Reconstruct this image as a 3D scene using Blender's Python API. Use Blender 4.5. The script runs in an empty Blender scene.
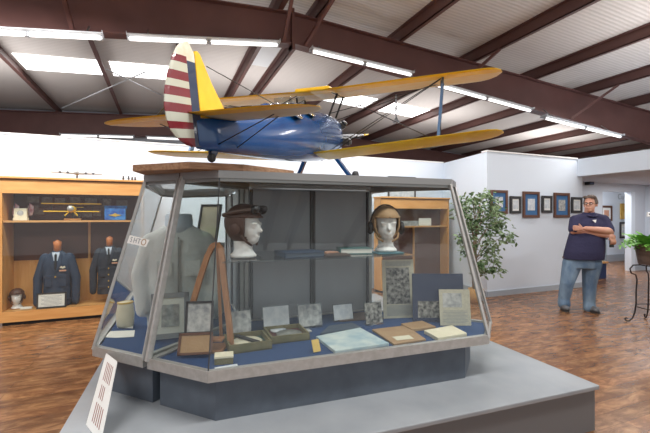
import bpy, bmesh, math, random
from math import sin, cos, pi, radians, sqrt, atan2
from mathutils import Vector, Matrix, Euler
random.seed(7)
S = bpy.context.scene
COL = S.collection
V = Vector

# ------------------------------------------------------------------ frame of reference
CAMZ = 1.45
HEAD = radians(22.7)
CH, SH = cos(HEAD), sin(HEAD)
F = 385.0
def cw(lat, dep, z=0.0):
    """(sideways, forward) of the standing point -> building axes (X along the roof frames, Y along the hall)."""
    return V((lat * CH + dep * SH, -lat * SH + dep * CH, z))
def ray(px, py):
    l = (px - 325) / F
    return V((l * CH + SH, -l * SH + CH, (216.5 - py) / F))
def onY(px, py, Y):
    r = ray(px, py); t = Y / r.y
    return V((r.x * t, Y, CAMZ + r.z * t))
def onX(px, py, X):
    r = ray(px, py); t = X / r.x
    return V((X, r.y * t, CAMZ + r.z * t))
def onZ(px, py, z):
    r = ray(px, py); t = (z - CAMZ) / r.z
    return V((r.x * t, r.y * t, z))

# ------------------------------------------------------------------ materials
M = {}
def mat(name, col, rough=.6, metal=0, spec=.5, bump=None, var=None, emit=None, trans=None, coat=0):
    m = bpy.data.materials.new(name); m.use_nodes = True
    nt = m.node_tree; N = nt.nodes; L = nt.links
    b = N['Principled BSDF']
    b.inputs['Base Color'].default_value = (*col, 1)
    b.inputs['Roughness'].default_value = rough
    b.inputs['Metallic'].default_value = metal
    b.inputs['Specular IOR Level'].default_value = spec
    if coat:
        b.inputs['Coat Weight'].default_value = coat; b.inputs['Coat Roughness'].default_value = .08
    if var or bump:
        tc = N.new('ShaderNodeTexCoord')
    if var:                                  # (other colour, scale, detail, stretch xyz)
        c2, sc, det, st = var
        mp = N.new('ShaderNodeMapping'); mp.inputs['Scale'].default_value = st
        L.new(tc.outputs['Object'], mp.inputs['Vector'])
        n = N.new('ShaderNodeTexNoise'); n.inputs['Scale'].default_value = sc; n.inputs['Detail'].default_value = det
        L.new(mp.outputs['Vector'], n.inputs['Vector'])
        r = N.new('ShaderNodeValToRGB')
        r.color_ramp.elements[0].position = .35; r.color_ramp.elements[1].position = .65
        r.color_ramp.elements[0].color = (*col, 1); r.color_ramp.elements[1].color = (*c2, 1)
        L.new(n.outputs['Fac'], r.inputs['Fac']); L.new(r.outputs['Color'], b.inputs['Base Color'])
    if bump:
        sc, strength = bump
        n2 = N.new('ShaderNodeTexNoise'); n2.inputs['Scale'].default_value = sc; n2.inputs['Detail'].default_value = 3
        L.new(tc.outputs['Object'], n2.inputs['Vector'])
        bp = N.new('ShaderNodeBump'); bp.inputs['Strength'].default_value = strength; bp.inputs['Distance'].default_value = .01
        L.new(n2.outputs['Fac'], bp.inputs['Height']); L.new(bp.outputs['Normal'], b.inputs['Normal'])
    if emit:
        b.inputs['Emission Color'].default_value = (*emit[0], 1); b.inputs['Emission Strength'].default_value = emit[1]
    M[name] = m
    return m

def glass_mat(name, tint, ior=1.45, rough=0.0):
    m = bpy.data.materials.new(name); m.use_nodes = True
    nt = m.node_tree; N = nt.nodes; L = nt.links; N.clear()
    o = N.new('ShaderNodeOutputMaterial'); mx = N.new('ShaderNodeMixShader')
    t = N.new('ShaderNodeBsdfTransparent'); t.inputs['Color'].default_value = (*tint, 1)
    g = N.new('ShaderNodeBsdfGlossy'); g.inputs['Roughness'].default_value = rough
    lw = N.new('ShaderNodeLayerWeight'); lw.inputs['Blend'].default_value = .5      # Schlick reflectance, the same from both faces
    pw = N.new('ShaderNodeMath'); pw.operation = 'POWER'; pw.inputs[1].default_value = 5
    f = N.new('ShaderNodeMath'); f.operation = 'MULTIPLY_ADD'; f0 = ((ior - 1) / (ior + 1)) ** 2; f.inputs[1].default_value = 1 - f0; f.inputs[2].default_value = f0
    L.new(lw.outputs['Facing'], pw.inputs[0]); L.new(pw.outputs[0], f.inputs[0])
    L.new(f.outputs[0], mx.inputs['Fac']); L.new(t.outputs[0], mx.inputs[1]); L.new(g.outputs[0], mx.inputs[2])
    L.new(mx.outputs[0], o.inputs['Surface'])
    M[name] = m
    return m

mat('white_wall', (.72, .79, .88), .7, bump=(60, .05))
mat('grey_wall', (.60, .64, .71), .7)
mat('base_grey', (.42, .47, .53), .6)
mat('beam', (.105, .043, .038), .5, var=((.13, .055, .048), 2, 3, (1, 1, 1)))
mat('purlin', (.11, .05, .043), .5)
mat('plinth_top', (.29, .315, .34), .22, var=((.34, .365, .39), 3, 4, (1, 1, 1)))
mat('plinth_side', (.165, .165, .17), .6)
mat('case_base', (.085, .10, .125), .5, var=((.11, .13, .16), 6, 3, (1, 1, 1)))
mat('case_black', (.01, .01, .012), .5)
mat('alloy', (.50, .49, .475), .42, .35, var=((.43, .42, .40), 30, 4, (1, 1, 1)))
mat('alloy_dark', (.30, .29, .28), .4, .8)
mat('panel_grey', (.30, .31, .33), .6, var=((.33, .34, .36), 5, 3, (1, 1, .3)))
mat('standard', (.07, .07, .075), .5, .5)
mat('blue_cloth', (.017, .05, .145), .9, bump=(300, .2), var=((.022, .062, .17), 40, 3, (1, 1, 1)))
mat('light_wood', (.62, .30, .095), .45, var=((.70, .37, .13), 3, 5, (1, 8, 8)))
mat('light_wood_v', (.60, .29, .09), .45, var=((.68, .36, .13), 3, 5, (8, 8, 1)))
mat('board_wood', (.25, .13, .065), .6, var=((.40, .23, .13), 5, 5, (2, 14, 14)))
mat('dark_back', (.115, .048, .034), .7, var=((.13, .056, .04), 3, 3, (1, 1, 1)))
mat('easel_wood', (.33, .14, .055), .4, var=((.42, .20, .085), 8, 4, (6, 6, 1)))
mat('white', (.85, .85, .83), .6)
mat('paper', (.82, .80, .73), .7)
mat('cream', (.72, .66, .48), .75, var=((.78, .72, .55), 20, 3, (1, 1, 1)))
mat('black', (.012, .012, .014), .45)
mat('rubber', (.02, .02, .022), .7)
mat('chrome', (.75, .75, .76), .15, 1)
mat('plane_blue', (.006, .065, .23), .25, coat=.5, var=((.008, .08, .27), 2, 2, (1, 1, 1)))
mat('plane_yellow', (.90, .54, .012), .42, var=((.93, .60, .025), 4, 3, (1, 1, 1)))
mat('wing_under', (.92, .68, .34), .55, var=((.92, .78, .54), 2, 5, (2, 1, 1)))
mat('stab_under', (.60, .55, .36), .5, var=((.68, .62, .42), 3, 3, (1, 1, 1)))
mat('worn_white', (.72, .66, .52), .6, var=((.8, .76, .66), 12, 4, (1, 1, 1)))
mat('plane_red', (.20, .012, .022), .35, coat=.4)
mat('plane_cream', (.56, .58, .49), .35, coat=.4)
mat('plane_navy', (.012, .03, .09), .35, coat=.4)
mat('strut_blue', (.06, .12, .22), .35, .3, coat=.3)
mat('steel_dark', (.05, .05, .055), .4, .6)
mat('engine_grey', (.13, .13, .135), .45, .6)
mat('foam_white', (.80, .80, .78), .55)
mat('leather_brown', (.075, .033, .022), .5, bump=(80, .3))
mat('leather_tan', (.36, .22, .11), .6, bump=(80, .3), var=((.42, .27, .14), 14, 3, (1, 1, 1)))
mat('coat_grey', (.70, .71, .69), .85, bump=(40, .4), var=((.62, .63, .62), 6, 3, (1, 1, 1)))
mat('uniform_blue', (.032, .05, .085), .85, bump=(200, .2))
mat('uniform_navy', (.03, .036, .05), .85, bump=(200, .2))
mat('shirt_white', (.62, .70, .80), .7)
mat('gold', (.75, .48, .10), .35, .7)
mat('stand_wood', (.55, .18, .05), .4)
mat('skin', (.62, .33, .24), .5, var=((.56, .27, .19), 9, 2, (1, 1, 1)))
mat('polo_navy', (.028, .027, .075), .85, bump=(30, .5))
mat('denim', (.085, .15, .25), .85, bump=(25, .5), var=((.22, .32, .43), 7, 4, (1, 1, .5)))
mat('shoe', (.06, .065, .07), .6, var=((.16, .16, .17), 20, 2, (1, 1, 1)))
mat('sole', (.03, .03, .03), .7)
mat('hair', (.07, .045, .035), .6, bump=(120, .6), var=((.15, .11, .09), 40, 3, (1, 1, 1)))
mat('leaf', (.035, .10, .022), .45, var=((.30, .40, .22), 9, 2, (1, 1, 1)))
mat('leaf_fern', (.10, .33, .035), .5, var=((.19, .46, .07), 12, 2, (1, 1, 1)))
mat('bark', (.22, .15, .10), .8, var=((.33, .25, .18), 20, 3, (1, 1, .3)))
mat('basket', (.50, .27, .08), .7, bump=(60, .8))
mat('pot_brown', (.09, .06, .05), .5, var=((.15, .11, .09), 4, 3, (1, 1, 5)))
mat('soil', (.03, .02, .015), .95)
mat('iron', (.025, .02, .02), .5, .5)
mat('frame_brown', (.12, .05, .03), .4)
mat('frame_black', (.03, .028, .03), .4)
mat('mat_blue', (.05, .15, .33), .7)
mat('print_pale', (.72, .74, .76), .7, var=((.50, .55, .60), 14, 3, (1, 1, 1)))
mat('print_grey', (.55, .55, .53), .7, var=((.25, .26, .27), 22, 4, (1, 1, 1)))
mat('print_sepia', (.26, .20, .17), .7, var=((.16, .11, .09), 30, 4, (1, 1, 1)))
mat('print_dark', (.035, .035, .035), .6, var=((.35, .34, .31), 34, 4, (1, 1, 1)))
mat('print_sea', (.20, .33, .40), .6, var=((.50, .60, .62), 9, 4, (1, 1, 1)))
mat('newsprint', (.56, .53, .41), .8, var=((.48, .45, .35), 60, 3, (1, 1, 1)))
mat('navy_board', (.018, .028, .075), .5, var=((.035, .045, .09), 8, 3, (1, 1, 4)))
mat('book_blue', (.018, .045, .10), .5)
mat('book_green', (.07, .20, .19), .55, var=((.10, .26, .24), 20, 3, (1, 1, 1)))
mat('teal', (.05, .16, .19), .5)
mat('pink_paper', (.62, .33, .22), .7)
mat('silk', (.36, .50, .56), .7, var=((.62, .69, .66), 9, 5, (1, 1, 1)))
mat('slate', (.06, .085, .12), .6)
mat('dark_leather', (.10, .065, .05), .55, bump=(60, .3))
mat('olive_wood', (.13, .12, .05), .55, var=((.20, .17, .08), 12, 3, (1, 1, 1)))
mat('green_felt', (.05, .10, .07), .9)
mat('instrument', (.20, .21, .19), .5, var=((.28, .29, .26), 30, 2, (1, 1, 1)))
mat('ivory', (.72, .68, .52), .5)
mat('tag_yellow', (.66, .45, .12), .6)
mat('red_felt', (.10, .03, .025), .8)
mat('box_blue', (.012, .07, .32), .5, var=((.05, .22, .55), 12, 2, (1, 1, 1)))
mat('flag_pink', (.45, .15, .20), .7, var=((.65, .55, .60), 30, 1, (1, 1, 1)))
mat('ink_red', (.30, .08, .06), .7)
mat('ink_grey', (.25, .27, .3), .7)
mat('navy_base', (.012, .035, .12), .5)
mat('print_gold', (.62, .36, .06), .6, var=((.70, .48, .15), 9, 2, (1, 1, 1)))
mat('tube_glow', (1, 1, 1), .4, emit=((1, .98, .96), 1.6))
mat('lamp_white', (.40, .41, .43), .5)
mat('skylight', (.9, .9, .9), .5, emit=((1, 1, 1), 3.2))
mat('skylight_dim', (.72, .74, .76), .35, bump=(9, .6))
glass_mat('glass', (.965, .98, .975), 1.45)
glass_mat('acrylic', (.86, .88, .88), 1.5, .05)

def ceiling_mat():
    m = bpy.data.materials.new('ceiling_sheet'); m.use_nodes = True
    nt = m.node_tree; N = nt.nodes; L = nt.links; b = N['Principled BSDF']
    tc = N.new('ShaderNodeTexCoord')
    w = N.new('ShaderNodeTexWave'); w.wave_type = 'BANDS'; w.bands_direction = 'Y'; w.inputs['Scale'].default_value = 4.2
    w.inputs['Distortion'].default_value = .25; w.inputs['Detail'].default_value = 1
    n = N.new('ShaderNodeTexNoise'); n.inputs['Scale'].default_value = 1.2; n.inputs['Detail'].default_value = 4
    L.new(tc.outputs['Object'], w.inputs['Vector']); L.new(tc.outputs['Object'], n.inputs['Vector'])
    mx = N.new('ShaderNodeMix'); mx.data_type = 'RGBA'; mx.inputs['A'].default_value = (.55, .51, .485, 1); mx.inputs['B'].default_value = (.65, .61, .585, 1)
    L.new(w.outputs['Fac'], mx.inputs['Factor'])
    m2 = N.new('ShaderNodeMix'); m2.data_type = 'RGBA'; m2.blend_type = 'MULTIPLY'; m2.inputs['Factor'].default_value = .25
    L.new(mx.outputs['Result'], m2.inputs['A']); L.new(n.outputs['Color'], m2.inputs['B'])
    L.new(mx.outputs['Result'], b.inputs['Base Color'])
    bp = N.new('ShaderNodeBump'); bp.inputs['Strength'].default_value = .25; bp.inputs['Distance'].default_value = .02
    L.new(w.outputs['Fac'], bp.inputs['Height']); L.new(bp.outputs['Normal'], b.inputs['Normal'])
    b.inputs['Roughness'].default_value = .6
    M['ceiling_sheet'] = m
ceiling_mat()

def floor_mat():
    m = bpy.data.materials.new('wood_floor'); m.use_nodes = True
    nt = m.node_tree; N = nt.nodes; L = nt.links; b = N['Principled BSDF']
    tc = N.new('ShaderNodeTexCoord')
    mp = N.new('ShaderNodeMapping'); mp.inputs['Scale'].default_value = (1.7, 4.6, 1)
    L.new(tc.outputs['Object'], mp.inputs['Vector'])
    n = N.new('ShaderNodeTexNoise'); n.inputs['Scale'].default_value = 2.6; n.inputs['Detail'].default_value = 7; n.inputs['Roughness'].default_value = .68
    n.inputs['Distortion'].default_value = .6
    L.new(mp.outputs['Vector'], n.inputs['Vector'])
    r = N.new('ShaderNodeValToRGB'); e = r.color_ramp.elements
    e[0].position = .30; e[0].color = (.13, .053, .023, 1)
    e[1].position = .72; e[1].color = (.45, .25, .115, 1)
    x = r.color_ramp.elements.new(.48); x.color = (.21, .095, .040, 1)
    x = r.color_ramp.elements.new(.58); x.color = (.32, .16, .07, 1)
    L.new(n.outputs['Fac'], r.inputs['Fac'])
    br = N.new('ShaderNodeTexBrick'); br.inputs['Scale'].default_value = 1
    br.inputs['Brick Width'].default_value = 1.2; br.inputs['Row Height'].default_value = .13; br.inputs['Mortar Size'].default_value = .0022
    br.inputs['Color1'].default_value = (.82, .82, .82, 1); br.inputs['Color2'].default_value = (1.1, 1.05, 1.0, 1); br.inputs['Mortar'].default_value = (.5, .45, .42, 1)
    L.new(tc.outputs['Object'], br.inputs['Vector'])
    mx = N.new('ShaderNodeMix'); mx.data_type = 'RGBA'; mx.blend_type = 'MULTIPLY'; mx.inputs['Factor'].default_value = 1
    L.new(r.outputs['Color'], mx.inputs['A']); L.new(br.outputs['Color'], mx.inputs['B'])
    L.new(mx.outputs['Result'], b.inputs['Base Color'])
    b.inputs['Roughness'].default_value = .27
    M['wood_floor'] = m
floor_mat()

# ------------------------------------------------------------------ mesh builder
class MB:
    def __init__(s): s.v = []; s.f = []; s.mi = []
    def add(s, vs, fs, mi=0):
        o = len(s.v); s.v += [V(p) for p in vs]
        for f in fs: s.f.append([i + o for i in f]); s.mi.append(mi)
        return s
    def box(s, c, d, rz=0, mi=0, rot=None):
        R = rot or Matrix.Rotation(rz, 3, 'Z'); c = V(c)
        P = [c + R @ V((x * d[0] / 2, y * d[1] / 2, z * d[2] / 2)) for z in (-1, 1) for y in (-1, 1) for x in (-1, 1)]
        return s.add(P, [(0, 2, 3, 1), (4, 5, 7, 6), (0, 1, 5, 4), (2, 6, 7, 3), (0, 4, 6, 2), (1, 3, 7, 5)], mi)
    def box2(s, a, b, mi=0):
        return s.box([(a[i] + b[i]) / 2 for i in range(3)], [abs(b[i] - a[i]) for i in range(3)], mi=mi)
    def prism(s, lo, hi, mi=0):
        n = len(lo)
        fs = [tuple(reversed(range(n))), tuple(range(n, 2 * n))] + [(i, (i + 1) % n, n + (i + 1) % n, n + i) for i in range(n)]
        return s.add(list(lo) + list(hi), fs, mi)
    def slab(s, pts, off, mi=0):
        """planar polygon thickened along off"""
        off = V(off)
        return s.prism([V(p) for p in pts], [V(p) + off for p in pts], mi)
    def bar(s, a, b, w, h=None, up=(0, 0, 1), mi=0):
        a, b = V(a), V(b); h = h or w; d = (b - a).normalized()
        u = V(up)
        if abs(d.dot(u)) > .98: u = V((1, 0, 0))
        x = d.cross(u).normalized(); y = x.cross(d).normalized()
        q = [x * (i * w / 2) + y * (j * h / 2) for i, j in ((-1, -1), (1, -1), (1, 1), (-1, 1))]
        return s.prism([a + k for k in q], [b + k for k in q], mi)
    def tube(s, pts, r, n=8, mi=0, cap=True):
        pts = [V(p) for p in pts]; rs = r if isinstance(r, (list, tuple)) else [r] * len(pts)
        rings = []; x = None
        for i, p in enumerate(pts):
            d = (pts[min(i + 1, len(pts) - 1)] - pts[max(i - 1, 0)]).normalized()
            if x is None:
                x = d.cross(V((0, 0, 1)) if abs(d.z) < .9 else V((1, 0, 0))).normalized()
            else:
                x = (x - d * x.dot(d)).normalized()
            y = d.cross(x)
            rings.append([p + (x * cos(2 * pi * k / n) + y * sin(2 * pi * k / n)) * rs[i] for k in range(n)])
        return s.loft(rings, mi, cap)
    def loft(s, rings, mi=0, cap=True):
        n = len(rings[0]); vs = [p for r in rings for p in r]; fs = []
        for i in range(len(rings) - 1):
            for k in range(n):
                fs.append((i * n + k, i * n + (k + 1) % n, (i + 1) * n + (k + 1) % n, (i + 1) * n + k))
        if cap: fs += [tuple(reversed(range(n))), tuple(range(len(vs) - n, len(vs)))]
        return s.add(vs, fs, mi)
    def lathe(s, prof, c=(0, 0, 0), n=16, mi=0, cap=True):
        c = V(c)
        return s.loft([[c + V((r * cos(2 * pi * k / n), r * sin(2 * pi * k / n), z)) for k in range(n)] for r, z in prof], mi, cap)
    def ell(s, c, r, n=16, m=10, rot=None, mi=0):
        c = V(c); R = rot or Matrix.Identity(3); r = (r, r, r) if not isinstance(r, (tuple, list)) else r
        rings = []
        for i in range(1, m):
            t = pi * i / m
            rings.append([c + R @ V((r[0] * sin(t) * cos(2 * pi * k / n), r[1] * sin(t) * sin(2 * pi * k / n), -r[2] * cos(t))) for k in range(n)])
        return s.loft(rings, mi)
    def build(s, name, m, parent=None, smooth=False, bevel=0, local=False):
        me = bpy.data.meshes.new(name)
        o = bpy.data.objects.new(name, me); COL.objects.link(o)
        off = V((0, 0, 0))
        if parent is not None and not local:
            off = parent_loc(parent)
        me.from_pydata([tuple(p - off) for p in s.v], [], s.f)
        for x in (m if isinstance(m, (list, tuple)) else [m]):
            me.materials.append(M[x] if isinstance(x, str) else x)
        for p, i in zip(me.polygons, s.mi): p.material_index = i
        bm = bmesh.new(); bm.from_mesh(me); bmesh.ops.recalc_face_normals(bm, faces=bm.faces); bm.to_mesh(me); bm.free()
        if smooth:
            for p in me.polygons: p.use_smooth = True
        if bevel:
            b = o.modifiers.new('edge', 'BEVEL'); b.width = bevel; b.segments = 2; b.limit_method = 'ANGLE'; b.angle_limit = radians(40)
        if parent is not None: o.parent = parent
        return o
def parent_loc(p):
    t = V((0, 0, 0))
    while p is not None:
        t += p.location; p = p.parent
    return t
def tag(o, label=None, cat=None, group=None, kind=None):
    if label: o['label'] = label
    if cat: o['category'] = cat
    if group: o['group'] = group
    if kind: o['kind'] = kind
    return o
def thing(name, loc, label, cat, group=None, rz=0, rot=None, scale=1):
    o = bpy.data.objects.new(name, None); COL.objects.link(o)
    o.empty_display_size = .1
    o.location = V(loc); o.rotation_euler = rot if rot is not None else (0, 0, rz); o.scale = (scale,) * 3
    return tag(o, label, cat, group)
def struct(name, mb, m, **k):
    return tag(mb.build(name, m, **k), kind='structure')
def copy_tree(o, parent=None):
    c = o.copy(); COL.objects.link(c)
    if parent is not None: c.parent = parent
    for ch in list(o.children): copy_tree(ch, c)
    return c
def blob(name, mb, m, parent, voxel, smooth_it=4, local=True):
    """fuse overlapping closed shapes into one continuous skin"""
    o = mb.build(name, m, parent, local=local)
    r = o.modifiers.new('fuse', 'REMESH'); r.mode = 'VOXEL'; r.voxel_size = voxel; r.use_smooth_shade = True
    sm = o.modifiers.new('soft', 'SMOOTH'); sm.factor = .5; sm.iterations = smooth_it
    dg = bpy.context.evaluated_depsgraph_get()
    me = bpy.data.meshes.new_from_object(o.evaluated_get(dg), depsgraph=dg)
    o.modifiers.clear(); o.data = me
    if not me.materials: me.materials.append(M[m] if isinstance(m, str) else m)
    for p in me.polygons: p.use_smooth = True
    return o
def cap_(mb, a, ra, b, rb, n=12, steps=4):
    """tapered limb with rounded ends"""
    a, b = V(a), V(b); d = (b - a); L = d.length; d.normalize()
    pts, rs = [], []
    for i in range(steps, -1, -1):
        t = i / steps * pi / 2 * .96; pts.append(a - d * ra * sin(t)); rs.append(ra * cos(t))
    for i in range(0, steps + 1):
        t = i / steps * pi / 2 * .96; pts.append(b + d * rb * sin(t)); rs.append(rb * cos(t))
    return mb.tube(pts, rs, n)
def text_mesh(name, s, size, m, parent=None, depth=.001):
    cu = bpy.data.curves.new(name, 'FONT'); cu.body = s; cu.size = size; cu.extrude = depth; cu.align_x = 'CENTER'; cu.align_y = 'CENTER'
    o = bpy.data.objects.new(name, cu); COL.objects.link(o)
    dg = bpy.context.evaluated_depsgraph_get(); me = bpy.data.meshes.new_from_object(o.evaluated_get(dg), depsgraph=dg)
    bpy.data.objects.remove(o); o = bpy.data.objects.new(name, me); COL.objects.link(o)
    me.materials.clear(); me.materials.append(M[m])
    if parent is not None: o.parent = parent
    return o

# ================================================================== THE BUILDING
mb = MB().box2((-7, -5, -.1), (21, 14.2, 0)); struct('floor', mb, 'wood_floor')
RX = 1.95
def z_top(X): return 4.80 - .06 * abs(X - RX)
mb = MB()
for a, b in ((-7, RX), (RX, 21)):
    za, zb = z_top(a) + .2, z_top(b) + .2
    mb.prism([(a, -5, za), (b, -5, zb), (b, 14.2, zb), (a, 14.2, za)], [(a, -5, za + .05), (b, -5, zb + .05), (b, 14.2, zb + .05), (a, 14.2, za + .05)])
struct('ceiling', mb, 'ceiling_sheet')
for X in (-6.3, -4.6, -2.9, -1.25, .3, 1.7, 2.35, 4.0, 5.75, 7.5, 9.25, 11, 12.75, 14.5, 16.2, 18):
    z = z_top(X)
    mb = MB().box2((X - .008, -5, z), (X + .008, 14.1, z + .2)).box2((X - .008, -5, z), (X + .075, 14.1, z + .014)).box2((X - .075, -5, z + .19), (X + .008, 14.1, z + .199))
    struct('beam_purlin', mb, 'purlin')
def frame(Y):
    def bot(X): return 4.28 - (.118 * (RX - X) if X < RX else .0895 * (X - RX))
    for a, b in ((-7, RX), (RX, 21)):
        ta, tb, ba, bb = z_top(a), z_top(b), bot(a), bot(b)
        mb = MB().prism([(a, Y + .09, ba), (b, Y + .09, bb), (b, Y + .09, tb), (a, Y + .09, ta)], [(a, Y + .11, ba), (b, Y + .11, bb), (b, Y + .11, tb), (a, Y + .11, ta)])
        mb.prism([(a, Y, ba), (b, Y, bb), (b, Y, bb + .02), (a, Y, ba + .02)], [(a, Y + .2, ba), (b, Y + .2, bb), (b, Y + .2, bb + .02), (a, Y + .2, ba + .02)])
        mb.prism([(a, Y, ta - .02), (b, Y, tb - .02), (b, Y, tb), (a, Y, ta)], [(a, Y + .2, ta - .02), (b, Y + .2, tb - .02), (b, Y + .2, tb), (a, Y + .2, ta)])
        struct('beam_frame', mb, 'beam')
    mb = MB().box2((RX - .02, Y, 4.2), (RX + .02, Y + .2, 4.86)).box2((RX - .02, Y - .03, 4.17), (RX + .02, Y + .23, 4.3))
    struct('beam_ridge_plate', mb, 'beam')
    return bot
bot = frame(6.0)
frame(13.4)
for X0, X1, Y1 in ((1.78, 1.72, 5.2), (2.15, 2.37, 5.2), (5.35, 5.77, 5.35), (8.65, 9.27, 5.35), (-1.12, -1.23, 5.3)):
    mb = MB().bar((X0, 5.99, bot(X0) + .02), (X1, Y1, z_top(X1)), .05, .05); struct('beam_brace', mb, 'beam')
# skylight strip of translucent roof sheets between the purlins, and one duller sheet by the ridge
for a, b in ((-2.8, -1.3), (-1.1, .2), (4.1, 5.6), (5.9, 7.4)):
    za, zb = z_top(a) + .185, z_top(b) + .185
    mb = MB().prism([(a, 9.5, za), (b, 9.5, zb), (b, 10.4, zb), (a, 10.4, za)], [(a, 9.5, za + .012), (b, 9.5, zb + .012), (b, 10.4, zb + .012), (a, 10.4, za + .012)])
    struct('window_skylight', mb, 'skylight')
mb = MB().prism([(1.8, 6.6, 4.97), (2.25, 6.6, 4.965), (2.25, 8.9, 4.965), (1.8, 8.9, 4.97)], [(1.8, 6.6, 4.985), (2.25, 6.6, 4.98), (2.25, 8.9, 4.98), (1.8, 8.9, 4.985)])
struct('window_roof_sheet', mb, 'skylight_dim')
# outer walls
struct('wall_back', MB().box2((-7, 14.05, 0), (21, 14.2, 4.9)), 'grey_wall')
struct('wall_right', MB().box2((20.85, -5, 0), (21, 14.2, 4.2)), 'grey_wall')
struct('wall_left', MB().box2((-7.15, -5, 0), (-7, 14.2, 4.6)), 'grey_wall')
# partition walls, open above
PT = 2.62
struct('wall_partition_back', MB().box2((-6.9, 6.8, 0), (5.66, 6.92, PT)), 'white_wall')
mb = MB().prism([(5.37, 5.27, 0), (5.49, 5.27, 0), (5.78, 6.92, 0), (5.66, 6.8, 0)], [(5.37, 5.27, PT), (5.49, 5.27, PT), (5.78, 6.92, PT), (5.66, 6.8, PT)])
struct('wall_partition_side', mb, 'white_wall')
WX = 7.95
struct('wall_partition_front', MB().box2((5.49, 5.27, 0), (WX, 5.39, PT)), 'white_wall')
struct('trim_partition_top', MB().box2((5.36, 5.255, PT), (7.79, 5.40, PT + .025)), 'white')
struct('trim_partition_back', MB().box2((-6.9, 6.785, PT), (5.66, 6.93, PT + .025)), 'white')
struct('wall_header', MB().box2((7.79, 1.5, 2.27), (WX, 5.27, PT)), 'white_wall')
struct('wall_header_end', MB().box2((7.79, 1.3, 0), (WX, 1.5, PT)), 'white_wall')
struct('ceiling_hall', MB().box2((WX, 1.3, 2.30), (14, 6.3, 2.36)), 'grey_wall')
struct('baseboard_front', MB().box2((5.365, 5.25, 0), (WX, 5.269, .10)), 'base_grey')
struct('baseboard_side', MB().prism([(5.35, 5.27, 0), (5.369, 5.27, 0), (5.655, 6.8, 0), (5.635, 6.8, 0)], [(5.35, 5.27, .1), (5.369, 5.27, .1), (5.655, 6.8, .1), (5.635, 6.8, .1)]), 'base_grey')
# hall behind the header: grey wall with a doorway, room beyond
HY = 6.3
dl = onY(602.5, 191, HY); dr = onY(632, 191.5, HY)
struct('wall_hall', MB().box2((WX, HY, 0), (dl.x, HY + .12, 2.36)).box2((dl.x, HY, dl.z), (dr.x, HY + .12, 2.36)).box2((dr.x, HY, 0), (onY(645, 0, HY).x, HY + .12, 2.36)), 'grey_wall')
struct('wall_hall_corner', MB().box2((onY(645, 0, HY).x, 5.6, 0), (14, HY + .12, 2.36)), 'white_wall')
struct('trim_doorway', MB().box2((dr.x - .06, HY - .02, 0), (dr.x + .10, HY + .14, dl.z + .0)), 'white_wall')
struct('wall_office', MB().box2((8.0, 7.9, 0), (14.0, 8.0, 2.6)), 'white_wall')
struct('baseboard_office', MB().box2((8.0, 7.88, 0), (14.0, 7.899, .22)), 'base_grey')
struct('baseboard_hall', MB().box2((dr.x + .1, HY - .018, 0), (onY(645, 0, HY).x, HY - .001, .12)), 'base_grey')

# ------------------------------------------------------------------ lamps
def lamp(X0, X1, Y, z0, z1, label, group='fluorescent fittings under the roof frame', n=2):
    c = V(((X0 + X1) / 2, Y, (z0 + z1) / 2))
    t = thing('fluorescent_fitting', c, label, 'light fitting', group)
    d = V((X1 - X0, 0, z1 - z0)); a, b = V((X0, Y, z0)), V((X1, Y, z1)); u = d.normalized()
    h = MB().bar(a, b, .10, .03)
    for k in (-1, 1):
        o = V((0, k * .07, -.012)); h.bar(a + o, b + o, .05, .008)
    for e in (a, b): h.bar(e - u * .004, e + u * .004, .17, .05)
    h.build('housing', 'lamp_white', t)
    for i in range(n):
        p, q = a.lerp(b, (i + .02) / n), a.lerp(b, (i + .98) / n)
        o = V((0, 0, -.042))
        tb = MB().tube([p + o, q + o], .026, 10).build('tube', 'tube_glow', t, smooth=True)
        for e in (p, q): MB().bar(e + o - u * .012, e + o + u * .012, .05, .05).build('socket', 'lamp_white', tb, local=False)
    for e in (a.lerp(b, .12), a.lerp(b, .88)):
        if Y < 6.2: MB().bar(e, V((e.x, 5.98, bot(e.x) + .05)), .02, .02).build('hanger', 'alloy_dark', t)
    return t
LY = 5.72
def lampx(p0, p1, label, Y=LY):
    A, B = onY(*p0, Y), onY(*p1, Y); return lamp(A.x, B.x, Y, A.z + .04, B.z + .04, label)
lampx((-60, 30), (103, 38), 'twin tube light fitting, cut by the picture edge, over the jacket showcase')
lampx((127, 38.5), (279, 45), 'twin tube light fitting hung straight above the striped rudder')
lampx((311, 51), (412, 75), 'twin tube light fitting just past the ridge, above the middle of the upper wing')
lampx((436, 85), (531, 111), 'twin tube light fitting beyond the outer tip of the upper wing')
lampx((544, 118), (621, 137), 'twin tube light fitting last in the row, over the white header wall')
for (p0, p1, lb) in (((60, 134), (134, 136), 'distant tube light fitting above the white partition, nearer the jacket showcase'), ((146, 136.5), (230, 140), 'distant tube light fitting above the white partition, behind the striped rudder')):
    A, B = onY(*p0, 13.0), onY(*p1, 13.0); lamp(A.x, B.x, 13.0, A.z, B.z, lb, 'far fittings below the second roof frame')

# crossed brace rods under the roof at the far left
mb = MB().tube([onY(62, 108, 12.0), onY(145, 72, 8.2)], .012, 6)
mb.tube([onY(165, 97, 12.0), onY(106, 69, 8.2)], .012, 6); tag(mb.build('brace_rod', 'lamp_white'), kind='structure')
# flex hanging from the first fitting
# small spotlight on a purlin
t = thing('spotlight', onY(396, 118, 8.5), 'small white spotlight clipped to a purlin behind the wing struts', 'lamp')
p = onY(396, 118, 8.5)
MB().lathe([(.03, 0), (.09, -.1), (.09, -.12)], p, 12).build('lamp_head', 'lamp_white', t, smooth=True)
MB().bar(p, (p.x, p.y, z_top(p.x) + .02), .03).build('bracket', 'lamp_white', t)

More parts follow.
